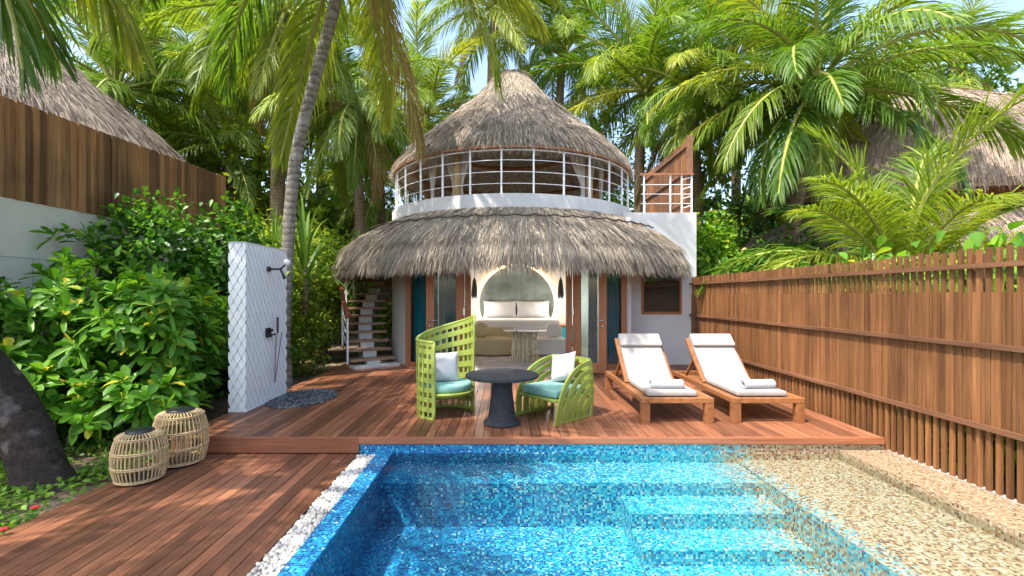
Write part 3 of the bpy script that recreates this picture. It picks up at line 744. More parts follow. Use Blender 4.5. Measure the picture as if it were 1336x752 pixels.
# ------------------------------------------------------------------ shower wall
def shower():
    x0, x1, y0, y1, H = -3.43, -3.24, 5.91, 7.0, 2.10
    root = thing('shower_wall', 'tall white outdoor shower wall clad in overlapping scale tiles', 'shower wall', (x0 + .1, 6.45, 0))
    MB().span(x0, x1, y0, y1, -.2, H).build('core', M['grout'], root)
    rng = random.Random(4); mb = MB(); joints = MB()
    def scale(o, u, n, w, h):     # hexagonal scale: o top-centre, u along the row, n outwards
        o, u, n = Vector(o), Vector(u), Vector(n); d = Vector((0, 0, -1))
        outl = [(-.5, 0), (.5, 0), (.5, .55), (0, 1.0), (-.5, .55)]
        lift = .011 + rng.uniform(-.002, .003)
        base = [o + u * (a * w) + d * (b * h) + n * (.004 + lift * b) for a, b in outl]
        top = [o + u * (a * w * .88) + d * (b * h - .006) + n * (.008 + lift * b) for a, b in outl]
        bot = [p - n * .006 for p in top]
        for p in base: p.x = max(x0 - .012, min(x1 + .014, p.x)); p.y = max(y0 - .014, min(y1 + .012, p.y)); p.z = max(.004, min(H, p.z))
        joints.add(base, [(0, 1, 2, 3, 4)])
        for p in top + bot:
            p.x = max(x0 - .016, min(x1 + .016, p.x)); p.y = max(y0 - .016, min(y1 + .012, p.y)); p.z = max(.004, min(H, p.z))
        mb.add(top + bot, [(0, 1, 2, 3, 4), (1, 0, 5, 6), (2, 1, 6, 7), (3, 2, 7, 8), (4, 3, 8, 9), (0, 4, 9, 5)])
    rows = 24; rh = H / rows; w = .1
    for r in range(rows + 1):
        z = H - r * rh + .045
        nY = int((y1 - y0) / w)
        for k in range(nY + 1):
            yy = y0 + (k + (.5 if r % 2 else 0)) * w
            if y0 <= yy <= y1 + .01: scale((x1, yy, z), (0, 1, 0), (1, 0, 0), w * .955, rh * 1.66)
        for k in range(3):
            xx = x0 + (k + (.5 if r % 2 else 0)) * w
            if x0 - .01 <= xx <= x1 + .02: scale((xx, y0, z), (1, 0, 0), (0, -1, 0), w * .955, rh * 1.66)
    mb.build('scale_tiles', M['tile'], root); joints.build('tile_joints', M['grout'], root)
    MB().span(x0 - .012, x1 + .012, y0 - .012, y1 + .012, H - .002, H + .02).build('capping', M['plaster'], root)
    s = thing('shower_fitting', 'black wall shower head with a white ball joint high on the tiled wall', 'shower head', (x1 + .02, 6.43, 1.81))
    a = Vector((x1 + .02, 6.43, 1.81))
    mb = MB(); mb.tube([a, a + Vector((.03, 0, 0))], .035, 14); mb.tube([a, a + Vector((.16, .02, .0))], .013, 8)
    j = a + Vector((.16, .02, 0)); mb.tube([j, j + Vector((.06, -.0, -.13))], [.014, .02], 10); mb.tube([j, j + Vector((.05, .03, .06))], .012, 8)
    mb.sphere(j, .02, 10, 6); mb.build('arm', M['black'], s, smooth=True)
    MB().sphere(j + Vector((.07, .04, .095)), .045, 16, 10).build('ball', M['tile'], s, smooth=True)
    b = Vector((x1 + .02, 6.43, .95))
    s2 = thing('shower_mixer', 'black square shower mixer with hand spray and looping grey hose', 'shower mixer', b)
    MB().box(b + Vector((.008, 0, 0)), (.016, .13, .13)).build('plate', M['black'], s2, bevel=.004)
    mb = MB(); mb.tube([b + Vector((.01, -.02, -.03)), b + Vector((.06, -.02, -.03))], .025, 12); mb.tube([b + Vector((.01, .03, .03)), b + Vector((.05, .03, .03))], .02, 12); mb.bar(b + Vector((.05, 0, -.03)), b + Vector((.05, .13, -.03)), .02, .02)
    mb.build('control', M['black'], s2, bevel=.003)
    h0 = b + Vector((.07, .13, -.02))
    MB().tube([h0, h0 + Vector((.0, 0, .22))], [.012, .017], 10).build('hand_spray', M['black'], s2, smooth=True)
    pts = []
    for i in range(25):
        t = i / 24
        y = .13 - .13 * math.sin(PI * t * .5) * .2 + (.20 * t - .02) + (-.16 * math.sin(PI * t))
        z = -.02 - .66 * math.sin(PI * min(1, t * 1.02) ** .85)
        pts.append(b + Vector((.06 + .02 * math.sin(PI * t), y, z)))
    MB().tube(pts, .008, 6).build('hose', M['hose'], s2, smooth=True)
shower()

# ------------------------------------------------------------------ rattan lanterns
def lantern(label, x, y, R, H):
    z0 = LO; root = thing('rattan_lantern', label, 'lantern', (x, y, z0), 0, 'rattan lanterns beside the step')
    def prof(t): return R * (0.80 + 0.20 * math.sin(PI * min(1, t * 1.02 + .05)) ** .8)
    mb = MB(); n = 40
    for k in range(n):
        a = 2 * PI * k / n; pts = []
        for i in range(9):
            t = i / 8; r = prof(t * .93); pts.append((x + r * math.cos(a), y + r * math.sin(a), z0 + .02 + t * (H - .06)))
        for (f, dz) in ((.93, -.018), (.78, -.008), (.52, .0)):
            r = prof(.93) * f; pts.append((x + r * math.cos(a), y + r * math.sin(a), z0 + H - .01 + dz))
        mb.tube(pts, .0062, 5)
    mb.build('cage', M['rattan'], root, smooth=True)
    mb = MB()
    for t in (.03, .34, .67, .97):
        for dz in (-.007, .007):
            r = prof(t * .93) + .004; z = z0 + .02 + t * (H - .06) + dz
            mb.tube([(x + r * math.cos(2 * PI * i / 40), y + r * math.sin(2 * PI * i / 40), z) for i in range(41)], .006, 5)
    mb.build('hoop', M['rattan'], root, smooth=True)
    MB().lathe([(0.001, 0), (R * .50, 0), (R * .52, .012), (R * .50, .026), (R * .42, .032), (.001, .034)], 28, (x, y, z0 + H - .02)).build('cap', M['black'], root, smooth=True)
    MB().lathe([(0.001, .022), (R * .78, .022), (R * .78, .006), (.001, .006)], 28, (x, y, z0)).build('base', M['black'], root)
lantern('smaller rattan cage lantern with a black cap, nearer the palm trunk', -3.21, 4.17, .205, .435)
lantern('larger rattan cage lantern with a black cap, against the wooden step', -3.15, 4.60, .232, .515)

# ------------------------------------------------------------------ table and green chairs
def table():
    x, y = -.045, 5.39; r = thing('pedestal_table', 'low round charcoal stone pedestal table between the two green chairs', 'table', (x, y, 0))
    MB().lathe([(.001, .565), (.405, .565), (.415, .558), (.415, .535), (.40, .528), (.001, .528)], 56, (x, y, 0)).build('tabletop', M['charcoal'], r, smooth=False, bevel=.004)
    MB().lathe([(.115, .528), (.118, .42), (.13, .28), (.148, .14), (.165, .05), (.205, .032), (.212, .018), (.205, 0), (.001, 0)], 40, (x, y, 0)).build('pedestal', M['charcoal'], r, smooth=True)
table()

def tall_chair():
    cx, cy, R = -.735, 5.86, .345
    root = thing('woven_armchair', 'tall lime green woven armchair with a wraparound lattice back', 'armchair', (cx, cy, 0), 0, 'lime green woven chairs')
    A0, A1 = R_(-106), R_(-343)            # from the front edge clockwise round the back to the right edge
    def hgt(u): return .905 + .02 * math.sin(u * 3) + .30 * max(0, (u - .30) / .70) ** 1.15
    def rad(v): return R * (1.0 - .02 * math.sin(PI * v)) + .012 * v
    def pt(u, v, off):
        a = A0 + (A1 - A0) * u; r = rad(v) + off
        return Vector((cx + r * math.cos(a), cy + r * math.sin(a), v * hgt(u)))
    mb = MB(); th = .024
    def patch(u0, u1, v0, v1, nu):
        vs, fs = [], []
        for o in (th / 2, -th / 2):
            for i in range(nu + 1):
                u = u0 + (u1 - u0) * i / nu
                vs += [pt(u, v0, o), pt(u, v1, o)]
        m = 2 * (nu + 1)
        for i in range(nu):
            a = 2 * i
            fs += [(a, a + 1, a + 3, a + 2), (m + a, m + a + 2, m + a + 3, m + a + 1), (a, a + 2, m + a + 2, m + a), (a + 1, m + a + 1, m + a + 3, a + 3)]
        fs += [(0, m, m + 1, 1), (m - 2, m - 1, 2 * m - 1, 2 * m - 2)]
        mb.add(vs, fs)
    rows = 8; lo = .0; hi = 1.0
    ed = [i / rows for i in range(rows + 1)]
    for i in range(rows + 1):               # solid woven bands
        c = ed[i]; a, b = max(0, c - .031), min(1, c + .031)
        if i == 0: a, b = 0, .03
        if i == rows: a, b = .945, 1
        patch(0, 1, a, b, 40)
    ns = 18
    for i in range(ns + 1):                 # uprights across the open rows
        u = i / ns; w = .009 if 0 < i < ns else .02
        patch(max(0, u - w), min(1, u + w), .0, .99, 1)
    mb.build('lattice_back', M['lime'], root)
    mb = MB(); mb.tube([pt(i / 48, 1.0, 0) for i in range(49)], .017, 8); mb.tube([pt(i / 48, 0.012, 0) for i in range(49)], .014, 8)
    mb.tube([pt(0, v / 10, 0) for v in range(11)], .016, 8); mb.tube([pt(1, v / 10, 0) for v in range(11)], .016, 8)
    mb.build('rim', M['lime'], root, smooth=True)
    mb = MB(); mb.lathe([(.001, .30), (R - .02, .30), (R - .005, .285), (R - .02, .265), (.001, .265)], 40, (cx, cy, 0)); mb.build('seat', M['lime'], root, smooth=True)
    # low apron strip between the front edges
    mb = MB(); pts = []
    a_s, a_e = R_(-106), R_(17)
    MB_ = [Vector((cx + (R - .05) * math.cos(a_s + (a_e - a_s) * i / 16), cy + (R - .05) * math.sin(a_s + (a_e - a_s) * i / 16), .268)) for i in range(17)]
    mb.sweep(MB_, (0, 0, 1), .035, .02); mb.build('apron', M['lime'], root)
    MB().lathe([(.001, .40), (R - .075, .40), (R - .045, .392), (R - .032, .37), (R - .032, .33), (R - .045, .305), (.001, .302)], 40, (cx, cy, 0)).build('seat_cushion', M['aqua'], root, smooth=True)
    c = Vector((cx - .02, cy - .02, .575)); m = Matrix.Translation(c) @ Euler((R_(78), 0, R_(14))).to_matrix().to_4x4()
    p = MB().pillow(.345, .365, .15, m).build('throw_pillow', M['pillow'], None, smooth=True)
    tag(p, 'square white throw pillow upright in the tall green chair', 'pillow', 'white throw pillows')
tall_chair()

def low_chair():
    loc = Vector((.585, 5.76, 0)); rz = R_(222)
    root = thing('woven_armchair', 'low lime green woven armchair with fanned ribbon arms', 'armchair', loc, rz, 'lime green woven chairs')
    hw = .31
    def rib(x0, zt, xb, bulge):      # side profile from the floor at x0 up and back to (xb, zt)
        p0, p1, p2 = Vector((x0, 0, 0)), Vector((x0 - .02 - bulge * .2, 0, zt * .98)), Vector((xb, 0, zt))
        p1 = Vector((x0 + .00, 0, zt * .62)); p1b = Vector((x0 - .10 - bulge, 0, zt * .93))
        out = []
        for i in range(15):
            t = i / 14; b = (1 - t) ** 3, 3 * t * (1 - t) ** 2, 3 * t * t * (1 - t), t ** 3
            out.append(p0 * b[0] + p1 * b[1] + p1b * b[2] + p2 * b[3])
        return out
    specs = [(.29, .655, -.30, .10), (.165, .56, -.31, .08), (.05, .455, -.315, .05), (-.06, .35, -.32, .02), (-.165, .24, -.32, 0)]
    for sg in (1, -1):
        mb = MB()
        for (x0, zt, xb, bl) in specs:
            pts = [p + Vector((0, sg * (hw + .03 * math.sin(PI * min(1, p.z / .7))), 0)) for p in rib(x0, zt, xb, bl)]
            wd = [.088 - .045 * (i / 14) for i in range(15)]
            mb.sweep(pts, [Vector((1, 0, -.02)) if i < 4 else Vector((.75, 0, .65)) for i in range(15)], wd, .024)
        mb.sweep([Vector((.34, sg * hw, .012)), Vector((-.33, sg * hw, .012))], (0, 1, 0), .03, .024)
        mb.sweep([Vector((-.31, sg * hw, .0)), Vector((-.33, sg * (hw + .01), .3)), Vector((-.305, sg * hw, .655))], (1, 0, 0), .04, .026)
        mb.build('arm', M['lime'], root, local=True)
    mb = MB()
    for (x0, zt, xb, bl) in specs:
        pts = [Vector((xb - .055 * math.cos(PI * t / 2), t * hw, zt)) for t in [-1 + i / 8 for i in range(17)]]
        mb.sweep(pts, (0, 0, 1), .07, .024)
    for y in (-.16, 0, .16): mb.sweep([Vector((-.36, y, .02)), Vector((-.36, y, .66))], (0, 1, 0), .03, .02)
    mb.build('back', M['lime'], root, local=True)
    mb = MB(); mb.box((.01, 0, .255), (.60, hw * 2, .035)); mb.build('seat', M['lime'], root, local=True, bevel=.012)
    mb = MB(); mb.box((.01, 0, .325), (.55, hw * 2 - .06, .10)); mb.build('seat_cushion', M['aqua'], root, local=True, bevel=.035, seg=4)
    rot = Matrix.Rotation(rz, 4, 'Z')
    c = loc + rot.to_3x3() @ Vector((-.20, -.03, .56))
    m = Matrix.Translation(c) @ rot @ Euler((0, R_(68), 0)).to_matrix().to_4x4() @ Matrix.Rotation(R_(14), 4, 'Z')
    p = MB().pillow(.36, .36, .15, m).build('throw_pillow', M['pillow'], None, smooth=True)
    tag(p, 'square white throw pillow tilted back in the low green chair', 'pillow', 'white throw pillows')
low_chair()

# ------------------------------------------------------------------ sun loungers
def lounger(label, x0, tlabel, tx, trot):
    y0, y1, w, h = 5.40, 7.38, .83, .285
    root = thing('sun_lounger', label, 'sun lounger', (x0 + w / 2, 6.4, 0), 0, 'teak sun loungers beside the fence')
    mb = MB(); mb.span(x0, x0 + .06, y0 + .06, y1, h - .06, h); mb.span(x0 + w - .06, x0 + w, y0 + .06, y1, h - .06, h); mb.span(x0, x0 + w, y0, y0 + .06, h - .06, h); mb.span(x0 + .06, x0 + w - .06, y1 - .06, y1, h - .06, h)
    mb.build('frame', M['teak'], root, bevel=.006)
    for (a, b) in ((x0 + .002, y0 + .002), (x0 + w - .102, y0 + .002), (x0 + .002, y1 - .08), (x0 + w - .102, y1 - .08)):
        MB().span(a, a + .1, b, b + .075, 0, h - .062).build('leg', M['teak'], root, bevel=.005)
    mb = MB(); y = y0 + .08
    while y < 6.35: mb.span(x0 + .062, x0 + w - .062, y, y + .05, h - .03, h - .006); y += .068
    mb.build('slat_base', M['teak'], root)
    xa, xb = x0 + .095, x0 + w - .16
    Y, Z, Y2, Z2 = 6.36, h + .0, 6.95, .80
    ang = math.atan2(Z2 - Z, Y2 - Y); Ls = math.hypot(Y2 - Y, Z2 - Z)
    dv = Vector((0, math.cos(ang), math.sin(ang))); nv = Vector((0, -math.sin(ang), math.cos(ang)))
    mb = MB()
    for s in (xa - .02, xb + .02): mb.bar(Vector((s, Y, Z)), Vector((s, Y2, Z2)) + dv * .02, .045, .035)
    k = 0.03
    while k < Ls: 
        p = Vector(((xa + xb) / 2, Y, Z)) + dv * k; mb.box(p, (xb - xa, .05, .016), Euler((ang, 0, 0))); k += .075
    mb.build('backrest', M['teak'], root)
    mb = MB()
    for s in (xa, xb): mb.bar(Vector((s, 6.72, .58)), Vector((s, 7.05, h - .02)), .03, .03)
    mb.build('prop', M['teak'], root)
    # mattress: one bent cushion
    th = .062; pts = []
    for i in range(11): pts.append(Vector((0, y0 + .075 + (Y - .08 - y0 - .075) * i / 10, h + th / 2 + .002)))
    c0 = pts[-1]; c2 = Vector((0, Y, Z)) + dv * .10 + nv * (th / 2 + .012)
    c1 = Vector((0, Y - .02, h + th / 2))
    for i in range(1, 7):
        t = i / 6; pts.append(c0 * (1 - t) ** 2 + c1 * 2 * t * (1 - t) + c2 * t * t)
    top = Vector((0, Y, Z)) + dv * (Ls + .03) + nv * (th / 2 + .012)
    for i in range(1, 11): pts.append(c2.lerp(top, i / 10))
    xm = (xa + xb) / 2
    pts = [p + Vector((xm, 0, 0)) for p in pts]
    MB().sweep(pts, (1, 0, 0), xb - xa, th).build('mattress', M['cushion'], root, bevel=.02, seg=4)
    hp = [Vector((xm, 0, 0)) + Vector((0, Y, Z)) + dv * s + nv * (th + .04) for s in (Ls - .21, Ls - .19, Ls - .05, Ls + .02)]
    MB().sweep(hp, (1, 0, 0), xb - xa + .015, .05).build('head_cushion', M['cushion'], root, bevel=.02, seg=4)
    # rolled towel: a top-level thing lying on the mattress
    ty = 5.66; tz = h + th + .053
    c = Vector((tx, ty, tz)); L2 = .19; u = Vector((math.cos(trot), math.sin(trot), 0)); v = Vector((-math.sin(trot), math.cos(trot), 0))
    mb = MB(); n = 40; vs = []; m = 18
    for i in range(n + 1):
        a = 2 * PI * 2.1 * i / n - PI * .5; r = .024 + .031 * i / n
        for e in range(m + 1):
            q = -L2 + 2 * L2 * e / m
            rr = r * (1 + .02 * math.sin(e * 1.7 + i))
            vs.append(c + u * q + v * (rr * 1.12 * math.cos(a)) + Vector((0, 0, rr * .95 * math.sin(a))))
    fs = [(i * (m + 1) + e, i * (m + 1) + e + 1, (i + 1) * (m + 1) + e + 1, (i + 1) * (m + 1) + e) for i in range(n) for e in range(m)]
    o = link_mesh('rolled_towel', vs, fs, M['towel'], smooth=True)
    sm = o.modifiers.new('thick', 'SOLIDIFY'); sm.thickness = .010; sm.offset = -1
    tag(o, tlabel, 'towel', 'rolled towels on the loungers')
lounger('teak sun lounger with ivory mattress, the one nearer the green chairs', 1.54, 'rolled white towel on the lounger nearer the green chairs', 1.91, R_(0))
lounger('teak sun lounger with ivory mattress, the one next to the slatted fence', 2.575, 'rolled white towel on the lounger next to the slatted fence', 3.0, R_(6))

# ------------------------------------------------------------------ thatch
def thatch(prof, cx, cy, mat, parent, name, n, a0, a1, seed, lmin=.18, lmax=.4, wmin=.007, wmax=.018, lift=(.02, .16), jit=.12, depth=.05, sx=1.0, fringe=0, fr_len=(.2, .42), s0=0.0, s1=1.0):
    """straw laid down the slope of a surface of revolution"""
    rng = np.random.default_rng(seed)
    pr = np.array(prof); seg = np.linalg.norm(np.diff(pr, axis=0), axis=1); cum = np.concatenate([[0], np.cumsum(seg)]); Lt = cum[-1]
    def at(s):
        R = np.interp(s, cum, pr[:, 0]); z = np.interp(s, cum, pr[:, 1])
        i = np.clip(np.searchsorted(cum, s, side='right') - 1, 0, len(seg) - 1)
        t = (pr[i + 1] - pr[i]) / seg[i][:, None]
        return R, z, t
    s = np.empty(0)
    while len(s) < n:
        c = rng.uniform(s0 * Lt, s1 * Lt, n); R = np.interp(c, cum, pr[:, 0]); c = c[rng.random(n) < (R + .15) / (pr[:, 0].max() + .15)]; s = np.concatenate([s, c])
    s = s[:n]
    if fringe: s = np.concatenate([s, Lt * (1 - .10 * rng.random(fringe))])
    m = len(s); th = rng.uniform(a0, a1, m)
    R, z, t = at(s)
    er = np.stack([np.sin(th) * sx, -np.cos(th), 0 * th], 1); ea = np.stack([np.cos(th), np.sin(th), 0 * th], 1); ez = np.array([0, 0, 1.0])
    T = er * t[:, :1] + ez * t[:, 1:2]; Nn = er * (-t[:, 1:2]) + ez * t[:, :1]
    P = np.array([cx, cy, 0]) + er * R[:, None] + ez * z[:, None] + Nn * (rng.random(m) * depth)[:, None]
    D = T + Nn * rng.uniform(lift[0], lift[1], m)[:, None] + ea * (rng.normal(size=m) * jit)[:, None]
    L = rng.uniform(lmin, lmax, m); Wd = rng.uniform(wmin, wmax, m)
    if fringe:
        f = slice(n, m)
        D[f] = T[f] * .55 + ez * -.75 + er[f] * rng.uniform(-.1, .25, fringe)[:, None] + ea[f] * (rng.normal(size=fringe) * .16)[:, None]
        L[f] = rng.uniform(fr_len[0], fr_len[1], fringe); P[f] -= er[f] * (rng.random(fringe) * .14)[:, None]
    D = nrm(D); S = nrm(np.cross(D, Nn) + Nn * rng.normal(size=(m, 1)) * .5)
    mid = P + D * (L * .55)[:, None]; tip = P + D * L[:, None] + np.array([0, 0, -1.0]) * (L * .10)[:, None]
    V = np.stack([P - S * Wd[:, None] * .4, P + S * Wd[:, None] * .4, mid + S * Wd[:, None] * .5, mid - S * Wd[:, None] * .5, tip + S * Wd[:, None] * .12, tip - S * Wd[:, None] * .12], 1)
    Fc = ((np.arange(m) * 6)[:, None, None] + np.array([[0, 1, 2, 3], [3, 2, 4, 5]])[None]).reshape(-1, 4)
    return link_mesh(name, V.reshape(-1, 3), Fc, mat, parent)

def revolve_bed(prof, cx, cy, parent, name, mat, th=.16, n=96, sx=1.0, a0=0, a1=2 * PI):
    inner = [(max(.0, r - th * .6), z - th) for r, z in reversed(prof)]
    mb = MB(); mb.lathe(list(prof) + inner, n, (0, 0, 0), a0, a1)
    v = np.array(mb.v); v[:, 0] = v[:, 0] * sx + cx; v[:, 1] += cy
    return link_mesh(name, v, mb.f, mat, parent, smooth=False)

CX, CY, VR = .14, 11.7, 2.86
def pol(r, deg, z, cx=CX, cy=CY):            # 0 deg faces the pool, positive to the right
    a = R_(deg); return Vector((cx + r * math.sin(a), cy - r * math.cos(a), z))

ROOF = [(.05, 6.92), (.34, 6.82), (.62, 6.50), (.90, 6.18), (1.22, 5.84), (1.58, 5.50), (1.94, 5.18), (2.30, 4.88), (2.58, 4.58), (2.75, 4.34)]
SKIRT = [(2.80, 3.12), (3.10, 2.97), (3.42, 2.74), (3.72, 2.50), (3.88, 2.27), (3.94, 2.10)]

def villa():
    root = thing('villa', 'round white two storey villa with thatched roof, thatched skirt and open balcony', 'villa', (CX, CY, 0))
    # --- thatch
    rf = revolve_bed(ROOF, CX, CY, root, 'roof', M['thatch_base'], .14)
    thatch(ROOF, CX, CY, M['straw_flat'], rf, 'ridge_thatch', 26000, -1.9, 1.9, 21, .14, .30, .005, .011, (.0, .10), .12, .04, s1=.80)
    thatch(ROOF, CX, CY, M['straw'], rf, 'eave_thatch', 30000, -1.9, 1.9, 22, .20, .42, .005, .012, (.03, .22), .14, .07, s0=.38, s1=.97, fringe=7000, fr_len=(.12, .32))
    sk = revolve_bed(SKIRT, CX, CY, root, 'skirt_roof', M['thatch_base'], .14)
    thatch(SKIRT, CX, CY, M['straw_flat'], sk, 'upper_thatch', 20000, -2.0, 1.9, 23, .16, .34, .007, .015, (.0, .08), .10, .02, s1=.46)
    thatch(SKIRT, CX, CY, M['straw'], sk, 'shaggy_thatch', 44000, -2.0, 1.9, 24, .22, .44, .005, .013, (.03, .22), .15, .07, s0=.42, s1=.97, fringe=12000, fr_len=(.14, .34))
    for prof, rr, zz, nn, prt in ((SKIRT, 3.42, 2.80, 30, sk),):
        mb = MB(); pts = []
        for i in range(nn * 6 + 1):
            a = -115 + 173 * i / (nn * 6); sag = abs(math.sin(PI * (i / 6)))
            pts.append(pol(rr + .055 - .03 * (1 - sag), a, zz + .04 + .035 * (1 - sag)))
        mb.tube(pts, .015, 5); mb.build('binding_rope', M['rope'], prt, smooth=True)
    # --- masonry
    def drum(r0, r1, z0, z1, a0, a1, n=64):
        m = MB(); m.lathe([(r1, z0), (r1, z1), (r0, z1), (r0, z0), (r1, z0)], n, (CX, CY, 0), R_(a0), R_(a1)); return m
    mb = drum(2.62, 2.86, -.02, 3.0, 50, 360 - 47.5); 
    mb.build('wall', M['plaster'], root, smooth=False)
    drum(2.6, 2.86, 3.0, 3.36, 0, 360, 96).build('parapet', M['plaster'], root)
    mb = MB(); mb.lathe([(.01, 3.06), (2.60, 3.06), (2.60, 2.86), (.01, 2.86)], 64, (CX, CY, 0)); mb.build('slab', M['roomceil'], root)
    # front face over the doors
    fp = [(-1.97, 9.62), (-.72, 9.06), (1.20, 9.06), (2.30, 9.30)]
    mb = MB()
    for (a, b) in zip(fp[:-1], fp[1:]): mb.bar((a[0], a[1] + .05, 2.60), (b[0], b[1] + .05, 2.60), .16, .55)
    mb.build('lintel', M['plaster'], root)
    MB().lathe([(2.75, .012), (.01, .012)], 64, (CX, CY, 0)).build('floor', M['roomfloor'], root)
    link_mesh('threshold', [(-1.95, 9.5, .008), (-.72, 9.0, .008), (1.2, 9.0, .008), (2.3, 9.2, .008), (2.3, 9.9, .008), (-1.95, 9.9, .008)], [(0, 1, 2, 3, 4, 5)], M['roomfloor'], root)
    # inner back wall with the ceiling
    MB().span(-2.2, 2.45, 14.0, 14.06, .013, 2.86).build('inner_wall', M['room'], root)
    # jamb and posts
    for i, (x, y) in enumerate(fp):
        MB().span(x - .055, x + .055, y - .055, y + .055, 0.0, 2.33).build('door_post', M['door_wood'], root, bevel=.004)
    # fixed side panes beside each outer post
    for (a, b) in ((fp[0], fp[1]), (fp[2], fp[3])):
        A, B = Vector((a[0], a[1], 0)), Vector((b[0], b[1], 0))
        MB().bar(A + Vector((0, 0, .06)), B + Vector((0, 0, .06)), .06, .12).build('bottom_rail', M['door_wood'], root); MB().bar(A + Vector((0, 0, 2.28)), B + Vector((0, 0, 2.28)), .06, .1).build('top_rail', M['door_wood'], root)
        MB().bar(A + Vector((0, 0, 1.17)), B + Vector((0, 0, 1.17)), .012, 2.1).build('side_pane', M['glass'], root)
    # two hinged glazed leaves standing open
    for (hx, hy, ex, ey, wide) in ((-.79, 8.98, -1.50, 8.93, .12), (1.27, 8.98, 1.86, 8.76, .12)):
        A, B = Vector((hx, hy, 0)), Vector((ex, ey, 0)); u = (B - A).normalized()
        lf = MB(); wf = .15
        for p in (A + u * (wf / 2), B - u * (wf / 2)): lf.bar(p - u * (wf / 2) + Vector((0, 0, 1.15)), p + u * (wf / 2) + Vector((0, 0, 1.15)), .05, 2.26)
        for z, hh in ((.11, .18), (2.2, .16)): lf.bar(A + u * (wf + .001) + Vector((0, 0, z)), B - u * (wf + .001) + Vector((0, 0, z)), .048, hh)
        d = lf.build('door', M['door_wood'], root, bevel=.004)
        g = MB().bar(A + u * wf + Vector((0, 0, 1.16)), B - u * wf + Vector((0, 0, 1.16)), .012, 1.93); g.build('pane', M['glass'], d)
        nrmv = Vector((u.y, -u.x, 0)); nrmv = nrmv if nrmv.y < 0 else -nrmv
        hp = B - u * .07 + Vector((0, 0, .99)) + nrmv * .03
        m = MB(); m.tube([hp, hp + nrmv * .05], .018, 10); m.tube([hp + nrmv * .05, hp + nrmv * .05 - u * .13], .011, 8); m.tube([hp + Vector((0, 0, -.11)), hp + Vector((0, 0, -.11)) + nrmv * .015], .024, 10)
        m.build('handle', M['chrome'], d, smooth=True)
        m = MB()
        for z in (.35, 1.15, 1.95): m.box(A + Vector((0, 0, z)) + nrmv * .03, (.03, .02, .12))
        m.build('hinge', M['chrome'], d)
    # --- right hand wing with window
    x0, x1, y0, y1, H = 2.46, 4.01, 10.0, 13.6, 3.2
    wx0, wx1, wz0, wz1 = 2.85, 3.70, 1.06, 2.02
    mb = MB(); mb.span(x0, x1, y0, y0 + .2, -.05, wz0); mb.span(x0, wx0, y0, y0 + .2, wz0, H); mb.span(wx1, x1, y0, y0 + .2, wz0, H); mb.span(wx0, wx1, y0, y0 + .2, wz1, H)
    mb.span(x1 - .2, x1, y0 + .2, y1, -.05, H); mb.span(x0, x1 - .2, y0 + .2, y1, H - .15, H); mb.span(x0, x0 + .15, y0 + .2, y1, -.05, H - .15)
    mb.span(2.37, 2.46, 9.33, 10.15, -.02, 3.0); mb.span(x0 + .15, x1 - .2, y1 - .2, y1, -.05, H - .15)
    mb.build('wing', M['plaster'], root)
    wf = MB(); f = .05
    wf.span(wx0, wx1, y0 - .02, y0 + .06, wz0, wz0 + f); wf.span(wx0, wx1, y0 - .02, y0 + .06, wz1 - f, wz1); wf.span(wx0, wx0 + f, y0 - .02, y0 + .06, wz0 + f, wz1 - f); wf.span(wx1 - f, wx1, y0 - .02, y0 + .06, wz0 + f, wz1 - f)
    win = wf.build('window', M['door_wood'], root, bevel=.004)
    MB().span(wx0 + f, wx1 - f, y0 + .02, y0 + .03, wz0 + f, wz1 - f).build('pane', M['dark_glass'], win)
    mb = MB()
    for i in range(26): 
        z = wz0 + .05 + i * .036; mb.box(((wx0 + wx1) / 2, y0 + .13, z), (wx1 - wx0 - .02, .03, .006), (R_(35), 0, 0))
    mb.build('blind', M['screen_grey'], win)
    # --- balcony rail
    rl = MB(); 
    A0, A1 = -128, 76
    angs = [a for a in [7.9 + 12.5 * k for k in range(-11, 6)] if A0 <= a <= A1] + [A1]
    for a in angs: rl.box(pol(2.78, a, 3.80), (.030, .030, .88), (0, 0, R_(a)))
    rail = rl.build('balcony_rail', M['paint'], root)
    mb = MB()
    for z in (3.56, 3.78, 4.0, 4.19):
        mb.tube([pol(2.78, A0 + (A1 - A0) * i / 64, z) for i in range(65)], 0.0075 if z < 4.1 else .012, 6)
    mb.build('wire', M['paint'], rail, smooth=True)
    MB().sweep([pol(2.79, A0 + (A1 - A0) * i / 64, 4.245) for i in range(65)], [pol(1, A0 + (A1 - A0) * i / 64, 0) - Vector((CX, CY, 0)) for i in range(65)], .09, .04).build('handrail', M['door_wood'], rail)
    # terrace rail on the wing and slatted screen
    tr = MB(); yy = 10.06
    for x in (2.92, 3.48, 3.72, 3.93): tr.box((x, yy, 3.60), (.028, .028, .80))
    t = tr.build('terrace_rail', M['paint'], root)
    mb = MB()
    for z in (3.4, 3.6, 3.8): mb.tube([(2.86, yy, z), (3.95, yy, z)], .008, 6)
    for z in (3.3, 3.5, 3.7, 3.9): mb.tube([(3.72, yy, z), (3.93, yy, z + .06)], .009, 6)
    mb.build('wire', M['paint'], t)
    MB().span(2.84, 3.97, yy - .04, yy + .04, 4.0, 4.035).build('handrail', M['door_wood'], t)
    sc = MB(); y = 10.2; r2 = random.Random(6)
    while y < 13.4: sc.span(3.94, 3.965, y, y + .105, 3.2, 4.85 + r2.uniform(-.015, .015)); y += .13
    s = sc.build('screen', M['fence'], root)
    mb = MB()
    for z in (3.5, 4.15, 4.7): mb.span(3.90, 3.938, 10.15, 13.5, z - .025, z + .025)
    mb.span(3.86, 3.975, 10.1, 10.17, 3.2, 4.86)
    mb.build('screen_frame', M['fence_rail'], s)
    # --- roof timbers seen over the balcony
    mb = MB(); 
